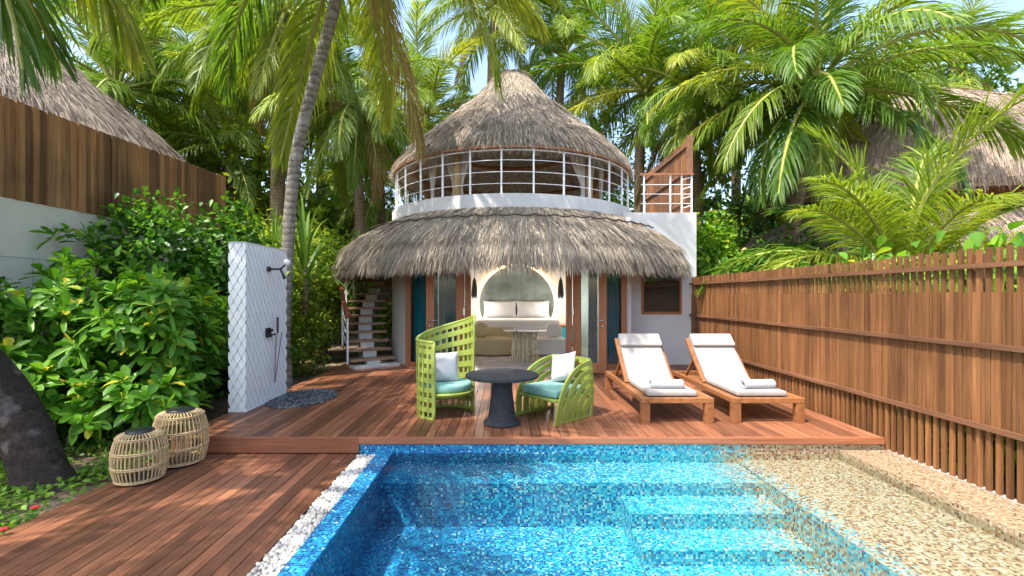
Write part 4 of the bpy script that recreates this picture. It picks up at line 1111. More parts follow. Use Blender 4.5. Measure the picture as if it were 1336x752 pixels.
    for k in range(30):
        a = 12 * k; mb.bar(pol(2.66, a, 4.32), pol(.2, a, 6.55), .05, .07)
    mb.build('rafter', M['pale_wood'], root)
    for (r, z, t_) in ((1.55, 4.98, .055), (2.38, 4.42, .05)):
        MB().tube([pol(r, 360 * i / 72, z) for i in range(73)], t_, 8).build('ring_beam', M['door_wood'], root, smooth=True)
    for a in (-28.5, 43, 110, 180, 250):
        MB().tube([pol(2.36, a, 3.06), pol(2.36, a, 4.42)], .075, 12).build('post', M['pale_wood'], root, smooth=True)
    return root
villa()

# curtains -----------------------------------------------------------------
def drape(label, cat_group, A, B, z0, z1, mat, folds, amp, seed, pinch=None, name='curtain'):
    A, B = Vector(A), Vector(B); u = (B - A); Lw = u.length; u.normalize(); n = Vector((u.y, -u.x, 0)); rng = random.Random(seed)
    nx, nz = folds * 6, 14; vs = []
    for j in range(nz + 1):
        t = j / nz; z = z1 + (z0 - z1) * t
        for i in range(nx + 1):
            s = i / nx; x = s
            if pinch:
                k = math.exp(-((t - pinch[0]) / .30) ** 2); x = s * (1 - k * .8) + pinch[1] * k * .8
            vs.append(A + u * (x * Lw) + n * (amp * math.sin(2 * PI * folds * s + .6 * math.sin(3 * t))) + Vector((0, 0, z)))
    fs = [(j * (nx + 1) + i, j * (nx + 1) + i + 1, (j + 1) * (nx + 1) + i + 1, (j + 1) * (nx + 1) + i) for j in range(nz) for i in range(nx)]
    o = link_mesh(name, vs, fs, M[mat], smooth=True); sm = o.modifiers.new('thick', 'SOLIDIFY'); sm.thickness = .006
    return tag(o, label, 'curtain', cat_group)
drape('teal curtain hanging behind the pane left of the bedroom opening', 'teal door curtains', (-1.86, 9.72, 0), (-1.35, 9.50, 0), .04, 2.3, 'teal', 8, .03, 1)
drape('teal curtain hanging behind the pane by the right glazed door', 'teal door curtains', (1.95, 9.38, 0), (2.25, 9.44, 0), .04, 2.3, 'teal', 6, .03, 2)
drape('grey blue sheer curtain drawn behind the left glazed door', 'grey blue sheer curtains', (-1.33, 9.48, 0), (-.80, 9.26, 0), .04, 2.3, 'bluegrey', 9, .022, 3)
drape('grey blue sheer curtain gathered behind the right glazed door', 'grey blue sheer curtains', (1.62, 9.34, 0), (1.80, 9.36, 0), .04, 2.3, 'bluegrey', 4, .03, 4)
for i, (a0, a1, pc, lb) in enumerate(((-29.5, -21, .15, 'ecru drape tied on the right side of the left balcony post'), (-38, -30, .9, 'ecru drape tied on the left side of the left balcony post'), (-52, -45, .5, 'narrow ecru drape hanging left of the left balcony post'),
                                     (30, 42, .95, 'wide ecru drape tied on the left side of the right balcony post'), (44, 52, .1, 'ecru drape tied on the right side of the right balcony post'), (56, 64, .5, 'narrow ecru drape hanging at the right end of the balcony'))):
    drape(lb, 'tied drapes on the balcony', pol(2.28, a0, 0), pol(2.28, a1, 0), 3.07, 4.55, 'sheer', 6, .03, 10 + i, (.62, pc))

# ------------------------------------------------------------------ bedroom
def bedroom():
    fz = .014
    b = thing('bed', 'king size bed made up in white linen inside the open villa', 'bed', (.30, 13.0, fz))
    MB().span(-.72, 1.32, 12.0, 13.88, fz, .36).build('bed_base', M['offwhite'], b, bevel=.02)
    MB().span(-.70, 1.30, 12.02, 13.86, .362, .74).build('mattress', M['linen'], b, bevel=.06, seg=4)
    mb = MB(); mb.span(-.76, 1.36, 11.985, 13.3, .40, .83); mb.build('duvet', M['linen'], b, bevel=.07, seg=4)
    for x, z in ((-.17, 1.06), (.77, 1.06)):
        m = Matrix.Translation((x, 13.55, z)) @ Euler((R_(72), 0, 0)).to_matrix().to_4x4()
        MB().pillow(.95, .50, .24, m).build('pillow', M['pillow'], b, smooth=True)
    h = thing('headboard', 'round grey green headboard panel rimmed by a warm glowing ring', 'headboard', (.315, 13.96, 0))
    mb = MB(); c = Vector((.315, 13.94, 1.22)); R = 1.10; n = 64
    ring = [c + Vector((R * math.cos(2 * PI * i / n), 0, R * math.sin(2 * PI * i / n))) for i in range(n)]
    mb.add(ring + [p + Vector((0, .04, 0)) for p in ring], [tuple(range(n))[::-1]] + [(i, (i + 1) % n, (i + 1) % n + n, i + n) for i in range(n)])
    mb.build('panel', M['mural'], h)
    pts = [c + Vector(((R + .045) * math.cos(2 * PI * i / 72), .0, (R + .045) * math.sin(2 * PI * i / 72))) for i in range(73)]
    MB().tube(pts, .032, 8).build('light_ring', M['glow'], h, smooth=True)
    def sofa(label, xa, xb, mat, half):
        s = thing('daybed', label, 'daybed', ((xa + xb) / 2, 11.7, fz), 0, 'two daybeds at the foot of the bed')
        if half:
            mb = MB(); prof = [(.001, .42), (.44, .42), (.49, .39), (.50, .33), (.50, .06), (.47, .03), (.001, .03)]
            mb.lathe(prof, 40); v = [(p[0] * (xb - xa) + (xa + xb) / 2, p[1] * .85 + 11.55, p[2] + fz) for p in mb.v]
            link_mesh('seat', v, mb.f, M[mat], s, smooth=True)
        else: MB().span(xa, xb, 11.15, 11.95, fz + .03, .43).build('seat', M[mat], s, bevel=.05, seg=4)
        MB().span(xa + .08, xb - .02, 11.90, 11.97, .40, .66).build('back', M[mat], s, bevel=.025, seg=3)
        MB().span(xa + .1, xb - .1, 11.3, 11.9, fz, fz + .03).build('plinth', M['black'], s)
        return s
    sofa('sand coloured rounded daybed at the foot of the bed', -.85, .22, 'beige', True)
    sofa('white square daybed at the foot of the bed', .60, 1.44, 'offwhite', False)
    for x, mat, lb in ((-.60, 'beige', 'round sand coloured bolster cushion on the sand daybed'), (1.15, 'offwhite', 'round white bolster cushion on the white daybed')):
        mb = MB(); mb.lathe([(.001, -.12), (.15, -.12), (.185, -.09), (.19, 0), (.185, .09), (.15, .12), (.001, .12)], 32)
        v = [(x + p[0], 11.62 + p[2] * 1.0, .62 + p[1]) for p in mb.v]
        tag(link_mesh('bolster', v, mb.f, M[mat], smooth=True), lb, 'bolster', 'round bolster cushions')
    t = thing('coffee_table', 'small glass topped table on a cream branch base inside the villa', 'coffee table', (.40, 10.35, fz))
    mb = MB(); mb.lathe([(.001, .70), (.47, .70), (.475, .69), (.47, .68), (.001, .68)], 40, (.42, 10.35, 0)); mb.build('tabletop', M['dark_glass'], t)
    rg = random.Random(8); mb = MB()
    for k in range(30):
        a = rg.uniform(0, 2 * PI); r = .27 * math.sqrt(rg.random()); x, y = .42 + r * math.cos(a), 10.35 + r * .8 * math.sin(a); z0 = rg.choice((fz, fz, .15, .25)); z1 = rg.choice((.68, .68, .55))
        mb.tube([(x, y, z0), (x + rg.uniform(-.05, .05), y + rg.uniform(-.04, .04), (z0 + z1) / 2), (x + rg.uniform(-.06, .06), y, z1)], rg.uniform(.012, .022), 7)
    for k in range(22):
        z = rg.uniform(.1, .6); x = .42 + rg.uniform(-.25, .25); y = 10.3 + rg.uniform(-.2, .2); mb.tube([(x, y, z), (x + rg.uniform(-.14, .14), y, z + rg.uniform(.05, .14))], .013, 6)
    mb.build('branch_base', M['coral'], t, smooth=True)
    mb = MB(); mb.lathe([(.001, .022), (1.35, .022), (1.35, .013)], 48, (.3, 10.9, 0)); tag(mb.build('rug', M['rug']), 'pale mottled rug on the bedroom floor', 'rug')
    for x, lb in ((-.86, 'black teardrop pendant lamp left of the glowing ring'), (1.50, 'black teardrop pendant lamp right of the glowing ring')):
        p = thing('pendant_lamp', lb, 'pendant lamp', (x, 13.0, 2.86), 0, 'black pendant lamps by the bed')
        MB().lathe([(.01, 1.95), (.05, 1.85), (.08, 1.62), (.09, 1.48), (.07, 1.36), (.001, 1.33)], 20, (x, 13.0, 0)).build('shade', M['black'], p, smooth=True)
        MB().tube([(x, 13.0, 1.94), (x, 13.0, 2.86)], .006, 5).build('cord', M['black'], p)
        MB().sphere((x, 13.0, 1.32), .045, 12, 8).build('bulb', M['bulb'], p, smooth=True)
        ld = bpy.data.lights.new('pendant_light', 'POINT'); ld.energy = 15; ld.color = (1, .94, .86); ld.shadow_soft_size = .05
        lo = bpy.data.objects.new('pendant_light', ld); COL.objects.link(lo); lo.parent = p; lo.location = (0, -.03, 1.24 - 2.86)
    for x, lb in ((-1.12, 'dark bedside table left of the bed'), (1.74, 'dark bedside table right of the bed')):
        n = thing('bedside_table', lb, 'bedside table', (x, 13.6, fz), 0, 'dark bedside tables')
        MB().span(x - .25, x + .25, 13.38, 13.85, .10, .58).build('cabinet', M['teal'], n, bevel=.01)
        MB().span(x - .27, x + .27, 13.36, 13.87, .585, .62).build('top', M['door_wood'], n, bevel=.005)
        MB().span(x - .2, x + .2, 13.42, 13.8, fz, .10).build('plinth', M['black'], n)
bedroom()

# ------------------------------------------------------------------ curved stair
def stair():
    root = thing('staircase', 'curved outdoor stair with timber treads on a white stepped spine', 'staircase', pol(3.45, -58, 0))
    n = 17; rise = .168
    for k in range(n):
        a = -57.5 - 4.4 * k; z = rise * (k + 1)
        p, q = pol(3.02, a, z), pol(3.92, a, z); d = 4.4 * .56
        vs = [pol(3.0, a + d, z), pol(3.93, a + d, z), pol(3.93, a - d, z), pol(3.0, a - d, z)]
        MB().add([v + Vector((0, 0, -.045)) for v in vs] + vs, [(3, 2, 1, 0), (4, 5, 6, 7), (0, 1, 5, 4), (1, 2, 6, 5), (2, 3, 7, 6), (3, 0, 4, 7)]).build('tread', M['tread'], root)
    mb = MB()
    for k in range(n):
        a = -57.5 - 4.4 * k; z = rise * (k + 1) - .047; d = 2.15
        vs = [pol(3.32, a + d, 0), pol(3.60, a + d, 0), pol(3.60, a - d, 0), pol(3.32, a - d, 0)]
        z0 = max(-.02, z - .42)
        mb.add([v + Vector((0, 0, z0)) for v in vs] + [v + Vector((0, 0, z)) for v in vs], [(3, 2, 1, 0), (4, 5, 6, 7), (0, 1, 5, 4), (1, 2, 6, 5), (2, 3, 7, 6), (3, 0, 4, 7)])
    mb.build('spine', M['plaster'], root)
    MB().sweep([pol(3.45, -52, .02), pol(3.45, -58, .02)], pol(1, -55, 0) - Vector((CX, CY, 0)), .95, .06).build('footing', M['plaster'], root)
    for k in range(0, n, 2):
        a = -57.5 - 4.4 * k; z = rise * (k + 1)
        MB().box(pol(3.95, a, z + .38), (.035, .035, .98), (0, 0, R_(a))).build('baluster', M['paint'], root)
    mb = MB()
    for dz in (.25, .45, .65): mb.tube([pol(3.95, -57.5 - 4.4 * k, rise * (k + 1) + dz) for k in range(n)], .008, 5)
    mb.build('rail_wire', M['paint'], root)
    MB().sweep([pol(3.95, -56 - 4.4 * k, rise * (k + .8) + .90) for k in range(n)], [pol(1, -57.5 - 4.4 * k, 0) - Vector((CX, CY, 0)) for k in range(n)], .09, .05).build('handrail', M['deck_edge'], root)
stair()

# ------------------------------------------------------------------ neighbours
def left_boundary():
    a, b = Vector((-6.55, 3.6, 0)), Vector((-6.35, 10.6, 0))
    root = thing('boundary_wall', 'tall neighbouring wall on the left, pale render below and dark brown boards above', 'wall', (a + b) / 2)
    MB().bar(a + Vector((0, 0, 1.25)), b + Vector((0, 0, 1.25)), .2, 2.9).build('rendered_base', M['grey_render'], root)
    mb = MB()
    for z in (1.1, 1.95): mb.bar(a + Vector((.101, 0, z)), b + Vector((.101, 0, z)), .006, .012)
    u = (b - a).normalized()
    for i in range(9): p = a + u * (.4 + i * .8); mb.bar(p + Vector((.101, 0, .2)), p + Vector((.101, 0, 1.95)), .012, .006)
    mb.build('joint', M['screen_grey'], root)
    mb = MB(); rg = random.Random(9); s = 0.0; L = (b - a).length
    while s < L - .05:
        w = rg.uniform(.09, .14); p = a + u * (s + w / 2); zt = 3.92 + .18 * s / L; o = rg.uniform(.085, .11)
        mb.box((p.x + o, p.y, (2.70 + zt) / 2), (.03, w - .006, zt - 2.70)); s += w
    mb.build('board_cladding', M['left_boards'], root)
    MB().bar(a + Vector((0, 0, 3.2)), b + Vector((0, 0, 3.2)), .14, 1.1).build('backing', M['left_boards'], root)
left_boundary()

def neighbour(label, cx, cy, prof, sx, seed, n, wall_r, wz, a0=-2.2, a1=2.2, mat='pink_straw', skirt=None, kw=None):
    r = thing('neighbouring_villa', label, 'villa', (cx, cy, 0), 0, 'neighbouring villas')
    rf = revolve_bed(prof, cx, cy, r, 'roof', M['thatch_base'], .2, sx=sx)
    thatch(prof, cx, cy, M[mat], rf, 'thatch', n, a0, a1, seed, .22, .5, .009, .02, (.0, .12), .12, .06, sx=sx, fringe=n // 5, fr_len=(.2, .4))
    mb = MB(); mb.lathe([(wall_r, -.1), (wall_r, wz)], 48, (0, 0, 0)); v = np.array(mb.v); v[:, 0] = v[:, 0] * sx + cx; v[:, 1] += cy
    link_mesh('wall', v, mb.f, M['left_boards'], r)  # dark board colour stands in for the shade below the eave
    if skirt:
        s = revolve_bed(skirt, cx, cy, r, 'skirt_roof', M['thatch_base'], .2, sx=sx)
        thatch(skirt, cx, cy, M[mat], s, 'thatch', n // 2, a0, a1, seed + 1, .25, .55, .014, .03, (.0, .12), .12, .06, sx=sx, fringe=n // 6)
neighbour('thatched villa rising behind the brown board wall on the left', -12.45, 11.2, [(.05, 8.5), (.6, 8.15), (1.6, 7.25), (2.8, 6.25), (3.9, 5.25), (4.4, 4.65), (4.55, 4.35)], 1.0, 41, 26000, 3.9, 4.6, -.6, 2.4, 'grey_straw')
neighbour('thatched villa with a broad dome roof half hidden by palms beyond the right fence', 13.3, 14.8, [(.05, 7.75), (.6, 7.6), (1.5, 7.1), (2.3, 6.45), (2.9, 5.6), (3.25, 4.8), (3.4, 4.35)], 1.45, 43, 15000, 2.6, 5.0, -2.2, 1.8, 'pink_straw', [(2.7, 3.9), (3.4, 3.45), (4.0, 2.9), (4.2, 2.4)])
neighbour('far thatched roof glimpsed between trunks left of the villa', -7.4, 24.0, [(.05, 5.9), (1.5, 5.6), (3.0, 4.9), (3.6, 4.2)], 1.4, 45, 4000, 3.0, 4.3, -1.5, 1.5)

# ------------------------------------------------------------------ palms
G = -.2
def trunk_path(pts): return [W(*p) for p in pts]
Y3 = ['frond_y', 'frond_y', 'frond']
palm('leaning coconut palm with a pale ringed trunk behind the shower wall', [(-3.85, 8.2, G), (-3.80, 8.2, 1.6), W(384, 220, 8.2), W(409, 110, 8.1), W(438, 0, 8.0), (-2.5, 7.6, 7.6)], (.106, .092), 4.1, 17, 1, 'trunk_pale', mats=Y3,
     elevs=(62, 40, 18, 18, -5, -5, -5, -30, -30, -30, -55))
palm('dark mottled palm trunk leaning out of the picture beside the lanterns', [(-4.02, 4.15, G - .1), (-4.12, 4.15, .05), (-4.40, 4.15, .62), (-4.80, 3.7, 1.7), (-4.95, 2.9, 3.4), (-4.7, 1.7, 6.3)], (.20, .14), 3.6, 13, 2, 'trunk_dark', mats=['frond', 'frond_y'],
     elevs=(62, 40, 40, 18, 18, -5, -5, -30, -30, -55),
     extra=((88, -5, 4.6, 'frond_y'), (103, -5, 4.7, 'frond'), (72, 18, 4.6, 'frond'), (96, 18, 5.0, 'frond_y'), (114, -5, 4.4, 'frond_y')))
palm('coconut palm with arching fronds above the left board wall', [(-11.2, 14.2, G), (-11.4, 14.2, 4), W(152, 118, 14)], (.17, .13), 4.0, 26, 3, 'trunk_brown')
palm('upright brown palm trunk just left of the leaning palm', [W(360, 420, 13), W(363, 215, 13), W(367, 90, 13), W(372, 15, 13)], (.19, .17), 3.7, 24, 4, 'trunk_brown', mats=Y3, elevs=(62, 40, 18, -5, -5, -30, -30, -55))
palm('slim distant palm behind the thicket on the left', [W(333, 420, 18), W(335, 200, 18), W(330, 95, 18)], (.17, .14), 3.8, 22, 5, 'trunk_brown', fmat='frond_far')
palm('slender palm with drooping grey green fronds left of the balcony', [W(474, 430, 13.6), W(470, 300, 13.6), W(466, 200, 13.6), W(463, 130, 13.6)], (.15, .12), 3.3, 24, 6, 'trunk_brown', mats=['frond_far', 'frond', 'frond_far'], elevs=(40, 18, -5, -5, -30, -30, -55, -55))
palm('tall bushy palm with upright fronds directly behind the balcony', [W(835, 420, 17), W(834, 220, 17), W(842, 118, 17)], (.2, .16), 4.4, 30, 7, 'trunk_brown', mats=['frond', 'frond', 'frond_y'], elevs=(85, 85, 62, 62, 62, 40, 40, 18, 18, -5, -30))
palm('shaggy palm with drying fronds right of the balcony', [W(912, 420, 15.5), W(908, 220, 15.5), W(905, 120, 15.5)], (.18, .15), 3.6, 24, 8, 'trunk_brown', mats=['frond', 'frond_y'], elevs=(62, 40, 18, 18, -5, -5, -30, -30, -55))
P5 = palm('large glossy coconut palm with sweeping fronds behind the right fence', [W(1022, 400, 12.6), W(1040, 258, 12.6), W(1056, 175, 12.6), W(1066, 115, 12.6)], (.17, .14), 4.7, 34, 9, 'trunk_brown', mats=['frond', 'frond', 'frond_y'],
     elevs=(85, 62, 62, 40, 40, 18, 18, 18, -5, -5, -5, -30, -30), extra=((182, -5, 4.6, 'frond_y'), (200, -30, 4.4, 'frond'), (215, -5, 4.6, 'frond_y'), (168, 18, 4.7, 'frond'), (240, -30, 4.2, 'frond_y')))
for k in range(9):
    a = k * 2.4; MB().sphere(W(1066, 115, 12.6) + Vector((.24 * math.cos(a), .24 * math.sin(a), -.22 - .05 * (k % 3))), .105, 12, 8, (1, 1, 1.2)).build('coconut', M['nut'], P5, smooth=True)
palm('young palm with stiff upright fronds close behind the right fence', [(7.0, 8.4, G), (7.0, 8.4, 1.45)], (.13, .11), 3.3, 12, 10, 'trunk_brown', mats=['frond', 'frond_y'], elevs=(85, 85, 62, 62, 40, 40), name='young_palm',
     extra=((20, 85, 3.6, 'frond'), (-30, 62, 3.4, 'frond'), (10, 40, 3.2, 'frond_y'), (185, 40, 3.2, 'frond_y'), (200, 62, 3.3, 'frond_y'), (170, 18, 3.0, 'frond_y')))
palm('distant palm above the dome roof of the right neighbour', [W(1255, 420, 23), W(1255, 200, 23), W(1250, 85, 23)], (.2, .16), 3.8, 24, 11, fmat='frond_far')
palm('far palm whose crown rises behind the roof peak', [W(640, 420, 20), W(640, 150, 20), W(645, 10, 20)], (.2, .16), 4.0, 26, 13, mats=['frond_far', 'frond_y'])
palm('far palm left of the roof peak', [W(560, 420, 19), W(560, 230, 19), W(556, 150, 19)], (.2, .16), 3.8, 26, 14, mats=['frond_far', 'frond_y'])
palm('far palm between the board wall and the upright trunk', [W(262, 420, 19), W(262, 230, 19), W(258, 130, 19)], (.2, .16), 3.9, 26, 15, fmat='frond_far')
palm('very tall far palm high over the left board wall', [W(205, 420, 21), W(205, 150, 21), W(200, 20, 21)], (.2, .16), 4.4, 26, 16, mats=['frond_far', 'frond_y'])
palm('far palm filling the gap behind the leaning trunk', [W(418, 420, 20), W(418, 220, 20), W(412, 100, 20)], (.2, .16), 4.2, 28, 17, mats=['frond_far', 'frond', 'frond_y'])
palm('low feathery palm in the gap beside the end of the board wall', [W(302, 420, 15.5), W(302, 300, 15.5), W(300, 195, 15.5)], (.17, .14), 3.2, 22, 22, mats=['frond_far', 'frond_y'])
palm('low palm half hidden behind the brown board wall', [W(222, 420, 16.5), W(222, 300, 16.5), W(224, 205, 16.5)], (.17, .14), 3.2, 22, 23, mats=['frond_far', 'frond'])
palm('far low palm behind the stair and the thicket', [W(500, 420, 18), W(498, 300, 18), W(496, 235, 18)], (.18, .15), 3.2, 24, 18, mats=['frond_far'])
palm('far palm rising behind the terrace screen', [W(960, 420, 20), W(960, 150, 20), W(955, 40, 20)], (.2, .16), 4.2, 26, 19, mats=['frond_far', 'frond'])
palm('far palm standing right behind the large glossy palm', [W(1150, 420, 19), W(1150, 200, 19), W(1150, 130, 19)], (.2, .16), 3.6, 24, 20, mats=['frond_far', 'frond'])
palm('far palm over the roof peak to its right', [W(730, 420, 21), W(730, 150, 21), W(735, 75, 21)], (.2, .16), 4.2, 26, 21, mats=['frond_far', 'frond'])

# ------------------------------------------------------------------ shrubs and plants
RG = 'glossy rosette shrubs along the left of the deck'
rosette_shrub('large glossy rosette shrub in full sun in front of the left wall', (-5.5, 5.7, G), (-5.45, 5.75, 1.05), (.95, .75, .78), 165, 11, .235, .09, M['leaf_big'], RG, 51)
rosette_shrub('large glossy rosette shrub left of the white shower wall', (-4.35, 5.9, G), (-4.25, 5.8, 1.02), (.80, .65, .75), 155, 11, .235, .09, M['leaf_big'], RG, 52, xmax=-3.72)
rosette_shrub('low glossy rosette shrub directly behind the lanterns', (-4.0, 5.3, G), (-4.0, 5.25, .22), (.62, .45, .38), 46, 11, .23, .095, M['leaf_big'], RG, 53, nst=4, zmin=0.0)
rosette_shrub('low glossy rosette shrub behind the dark palm trunk', (-4.75, 5.05, G), (-4.75, 5.05, .28), (.62, .45, .48), 52, 11, .24, .10, M['leaf_big'], RG, 54, nst=4, zmin=0.0)
rosette_shrub('shaded rosette shrub at the far left edge behind the dark trunk', (-5.6, 4.7, G), (-5.5, 4.75, .45), (.6, .5, .65), 60, 11, .24, .10, M['leaf_big'], RG, 55, nst=4, zmin=0.0)
rosette_shrub('thin branch with whorled leaves in front of the pale left wall', (-6.0, 6.6, G), (-6.0, 6.6, 2.05), (.28, .25, .28), 9, 9, .25, .095, M['leaf_big'], RG, 56, nst=3)
RS = 'round leaved shrubs behind the shower'
leafy_shrub('tall dark round leaved shrub against the brown boards', (-5.6, 7.6, G), [((-5.6, 7.6, 2.1), (.85, .6, .9)), ((-5.5, 7.5, 1.0), (.9, .6, .8))], 4200, .13, .085, M['leaf_round'], RS, 61, trunk=.04)
leafy_shrub('narrow round leaved shrub just behind the shower wall', (-4.75, 8.2, G), [((-4.8, 8.2, 1.9), (.6, .5, 1.0)), ((-4.6, 8.0, .7), (.75, .5, .8))], 4000, .13, .085, M['leaf_round'], RS, 62, trunk=.035)
leafy_shrub('spreading round leaved shrub low behind the rosettes', (-5.0, 6.9, G), [((-5.1, 6.9, .8), (1.2, .5, .9))], 3000, .13, .085, M['leaf_round'], RS, 63, trunk=.03)
HG = 'yellow green hedge plants left of the stair'
leafy_shrub('yellow green hedge plant beside the shower wall', (-4.45, 9.8, G), [((-4.5, 9.8, 1.5), (.75, .7, 1.3)), ((-4.4, 9.6, .5), (.75, .6, .6))], 4200, .13, .06, M['leaf_hedge'], HG, 64, trunk=.03)
leafy_shrub('yellow green hedge plant under the thatch eave', (-4.55, 11.9, G), [((-4.6, 12.0, 1.3), (.65, .8, 1.3)), ((-4.7, 11.8, 2.1), (.6, .7, .9))], 4200, .13, .06, M['leaf_hedge'], HG, 65, trunk=.03)
leafy_shrub('yellow green hedge plant seen between the stair treads', (-3.6, 15.2, G), [((-3.6, 15.2, 1.6), (1.6, .9, 1.6))], 4200, .16, .08, M['leaf_bright'], HG, 66, trunk=.03)
leafy_shrub('dense hedge plant closing the gap behind the pandanus', (-6.0, 12.5, G), [((-6.0, 12.5, 1.8), (1.6, .9, 1.8)), ((-5.0, 12.8, 2.2), (1.2, .9, 1.3))], 5200, .17, .09, M['leaf_hedge'], HG, 67, trunk=.04)
BG_ = 'bright shrubs behind the villa wing'
leafy_shrub('bright green shrub beside the right wing of the villa', (5.0, 11.6, G), [((5.0, 11.6, 2.3), (.9, .6, 1.0)), ((5.0, 11.5, .9), (.9, .5, .9))], 4400, .14, .095, M['leaf_bright'], BG_, 71, trunk=.04)
leafy_shrub('darker green shrub under the large glossy palm', (6.6, 11.8, G), [((6.6, 11.8, 1.7), (1.1, .7, 1.0)), ((7.6, 12.5, 2.0), (1.2, .8, 1.2))], 4200, .15, .095, M['leaf_round'], BG_, 72, trunk=.04)
FG = 'broad leaved plants behind the slatted fence'
for i, (x, y, zt, lb) in enumerate(((4.75, 9.2, 1.75, 'broad leaved plant behind the far end of the slatted fence'), (4.8, 7.8, 1.8, 'broad leaved plant behind the fence near the second lounger'), (4.85, 6.5, 1.85, 'broad leaved plant behind the middle of the fence'),
                                    (4.85, 5.3, 1.9, 'broad leaved plant behind the fence where the deck ends'), (4.8, 4.3, 1.9, 'broad leaved plant behind the fence beside the pool shelf'), (4.75, 3.3, 1.9, 'broad leaved plant behind the near end of the fence'), (5.9, 4.6, 2.0, 'broad leaved plant a step further back behind the near fence'))):
    leafy_shrub(lb, (x, y, G), [((x, y, zt * .45), (.6, .75, zt * .5)), ((x, y, zt * .8), (.55, .7, .28))], 1500, .20, .10, M['leaf_bright'], FG, 80 + i, xmin=4.12, trunk=.025, droop=.5, name='broad_leaved_plant', cat='plant')

def sword_plant(label, base, n, L, seed, hang=.5):
    rng = np.random.default_rng(seed); root = thing('pandanus', label, 'plant', base, 0, 'sword leaved pandanus plants')
    Vs, Fs, off = [], [], 0; k = 8
    for i in range(n):
        az = i * 2.4 + rng.normal() * .2; el = R_(88 - 75 * (i / n) + rng.normal() * 8); l = L * rng.uniform(.75, 1.15)
        p = np.array([base[0], base[1], base[2] + .9 - .5 * i / n]); d = np.array([math.cos(az) * math.cos(el), math.sin(az) * math.cos(el), math.sin(el)]); s = np.array([-math.sin(az), math.cos(az), 0])
        V = []
        for j in range(k + 1):
            t = j / k; w = .036 * (1 - t ** 2.2) + .002
            V += [p - s * w, p + s * w]; d = nrm(d + np.array([0, 0, -1]) * hang * t * .55); p = p + d * l / k
        Vs.append(np.array(V)); Fs.append(np.array([[2 * j, 2 * j + 1, 2 * j + 3, 2 * j + 2] for j in range(k)]) + off); off += len(V)
    link_mesh('leaves', np.concatenate(Vs), np.concatenate(Fs), M['blade'], root, smooth=True)
    MB().tube([Vector(base), Vector(base) + Vector((.03, 0, .9))], [.06, .05], 8).build('stem', M['trunk_brown'], root, smooth=True)
sword_plant('spiky pandanus with upright sword leaves behind the shower wall', (-4.55, 9.3, 1.2 - .4), 46, 1.5, 91)
sword_plant('drooping pandanus with long hanging leaves right of the leaning trunk', (-3.85, 9.1, 1.1), 30, 1.6, 92, .9)

TG = 'broadleaf trees beyond the villas'
for i, (p, r, n, lb, nm) in enumerate(((W(1095, 235, 17.5), (2.6, 1.6, 2.4), 5200, 'dark broadleaf tree behind the large glossy palm', 'leaf_far'), (W(1245, 95, 23), (2.4, 1.6, 1.8), 3000, 'light broadleaf tree above the right neighbour roof', 'leaf_bright'),
                                       (W(930, 230, 18.5), (2.2, 1.5, 2.6), 4200, 'broadleaf tree behind the terrace screen', 'leaf_far'), (W(235, 230, 17.5), (2.6, 1.6, 2.2), 4200, 'broadleaf tree behind the board wall on the left', 'leaf_far'),
                                       (W(415, 240, 19.5), (2.8, 1.6, 2.4), 4800, 'broadleaf tree behind the leaning palm trunk', 'leaf_hedge'), (W(330, 250, 15.5), (1.6, 1.2, 1.8), 3200, 'yellowish broadleaf tree behind the pandanus', 'leaf_hedge'),
                                       (W(770, 215, 23), (3.4, 1.6, 3.0), 4200, 'broadleaf tree hidden behind the balcony', 'leaf_far'), (W(1320, 215, 26), (3.4, 1.6, 3.0), 3600, 'broadleaf tree at the far right behind the neighbour roof', 'leaf_far'))):
    leafy_shrub(lb, (p.x, p.y, G), [(tuple(p), r), ((p.x + r[0] * .5, p.y, p.z - r[2] * .8), (r[0] * .8, r[1], r[2] * .7)), ((p.x - r[0] * .5, p.y, p.z - r[2] * .9), (r[0] * .8, r[1], r[2] * .8))], n, .26, .15, M[nm], TG, 120 + i, lod=1, name='broadleaf_tree', cat='tree', trunk=.14, trunk_name='trunk', crown_name='crown', tmat=M['trunk_brown'])

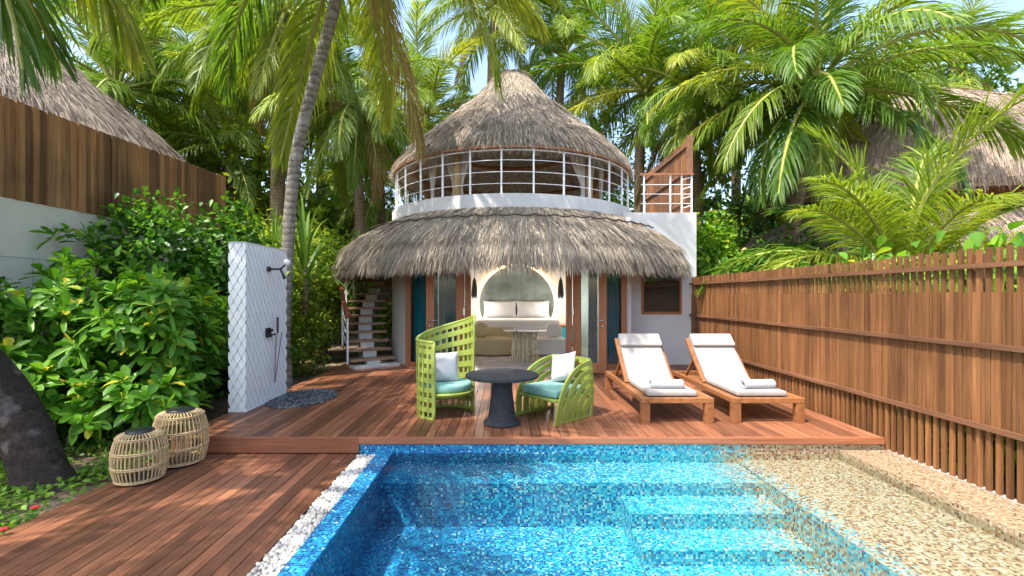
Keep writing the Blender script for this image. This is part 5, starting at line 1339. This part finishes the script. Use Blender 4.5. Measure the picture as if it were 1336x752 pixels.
def thicket():
    rng = np.random.default_rng(77); n = 60000
    x = rng.uniform(-34, 34, n); y = 25 + 5 * rng.random(n) + .01 * x * x
    top = 5.4 + 1.6 * np.sin(x * .45) + 1.1 * np.sin(x * 1.3 + 1) + .5 * np.sin(x * 3.1)
    z = G + (top - G) * (rng.random(n) ** .75)
    P = np.stack([x, y, z], 1); D = nrm(rng.normal(size=(n, 3)) + np.array([0, -.5, -.2])); U = nrm(np.array([0, -.5, 1.0]) + rng.normal(size=(n, 3)) * .5)
    V, Fc = leaf_arrays(P, D, U, .55 + .45 * rng.random(n), .34 + .25 * rng.random(n), .2 * rng.random(n), 1)
    tag(link_mesh('undergrowth', V, Fc, M['leaf_far']), 'dense mass of green undergrowth far behind the villas', 'undergrowth', kind='stuff')
thicket()

def cover():
    rng = np.random.default_rng(31); P = []
    while len(P) < 9000:
        x, y = rng.uniform(-6.2, -3.44), rng.uniform(2.2, 5.4)
        if math.sin(x * 4.1) * math.sin(y * 3.7) + .55 * rng.normal() > -.35: P.append((x, y, G + .01 + .05 * rng.random()))
    P = np.array(P); n = len(P)
    D = nrm(np.concatenate([rng.normal(size=(n, 2)), .6 * rng.random((n, 1)) + .2], 1)); U = nrm(np.array([0, 0, 1.0]) + rng.normal(size=(n, 3)) * .3)
    V, Fc = leaf_arrays(P, D, U, .045 + .045 * rng.random(n), .022 + .02 * rng.random(n), .2, 1)
    tag(link_mesh('ground_cover', V, Fc, M['cover']), 'low bright green ground cover around the dark palm trunk', 'ground cover', kind='stuff')
    for (px, py, lb) in ((46, 662, 'small red flower near the foot of the dark trunk'), (5, 690, 'small red flower at the left edge of the ground cover')):
        d = (CAMZ - G - .08) * F / (py - PY); p = W(px, py, d); f = thing('red_flower', lb, 'flower', (p.x, p.y, G), 0, 'red flowers in the ground cover')
        mb = MB()
        for k in range(6): a = k * PI / 3; mb.sphere(p + Vector((.014 * math.cos(a), .014 * math.sin(a), .0)), .013, 7, 5, (1, 1, .6))
        mb.build('bloom', M['red'], f, smooth=True); MB().tube([(p.x, p.y, G), tuple(p)], .004, 5).build('stem', M['cover'], f)
cover()
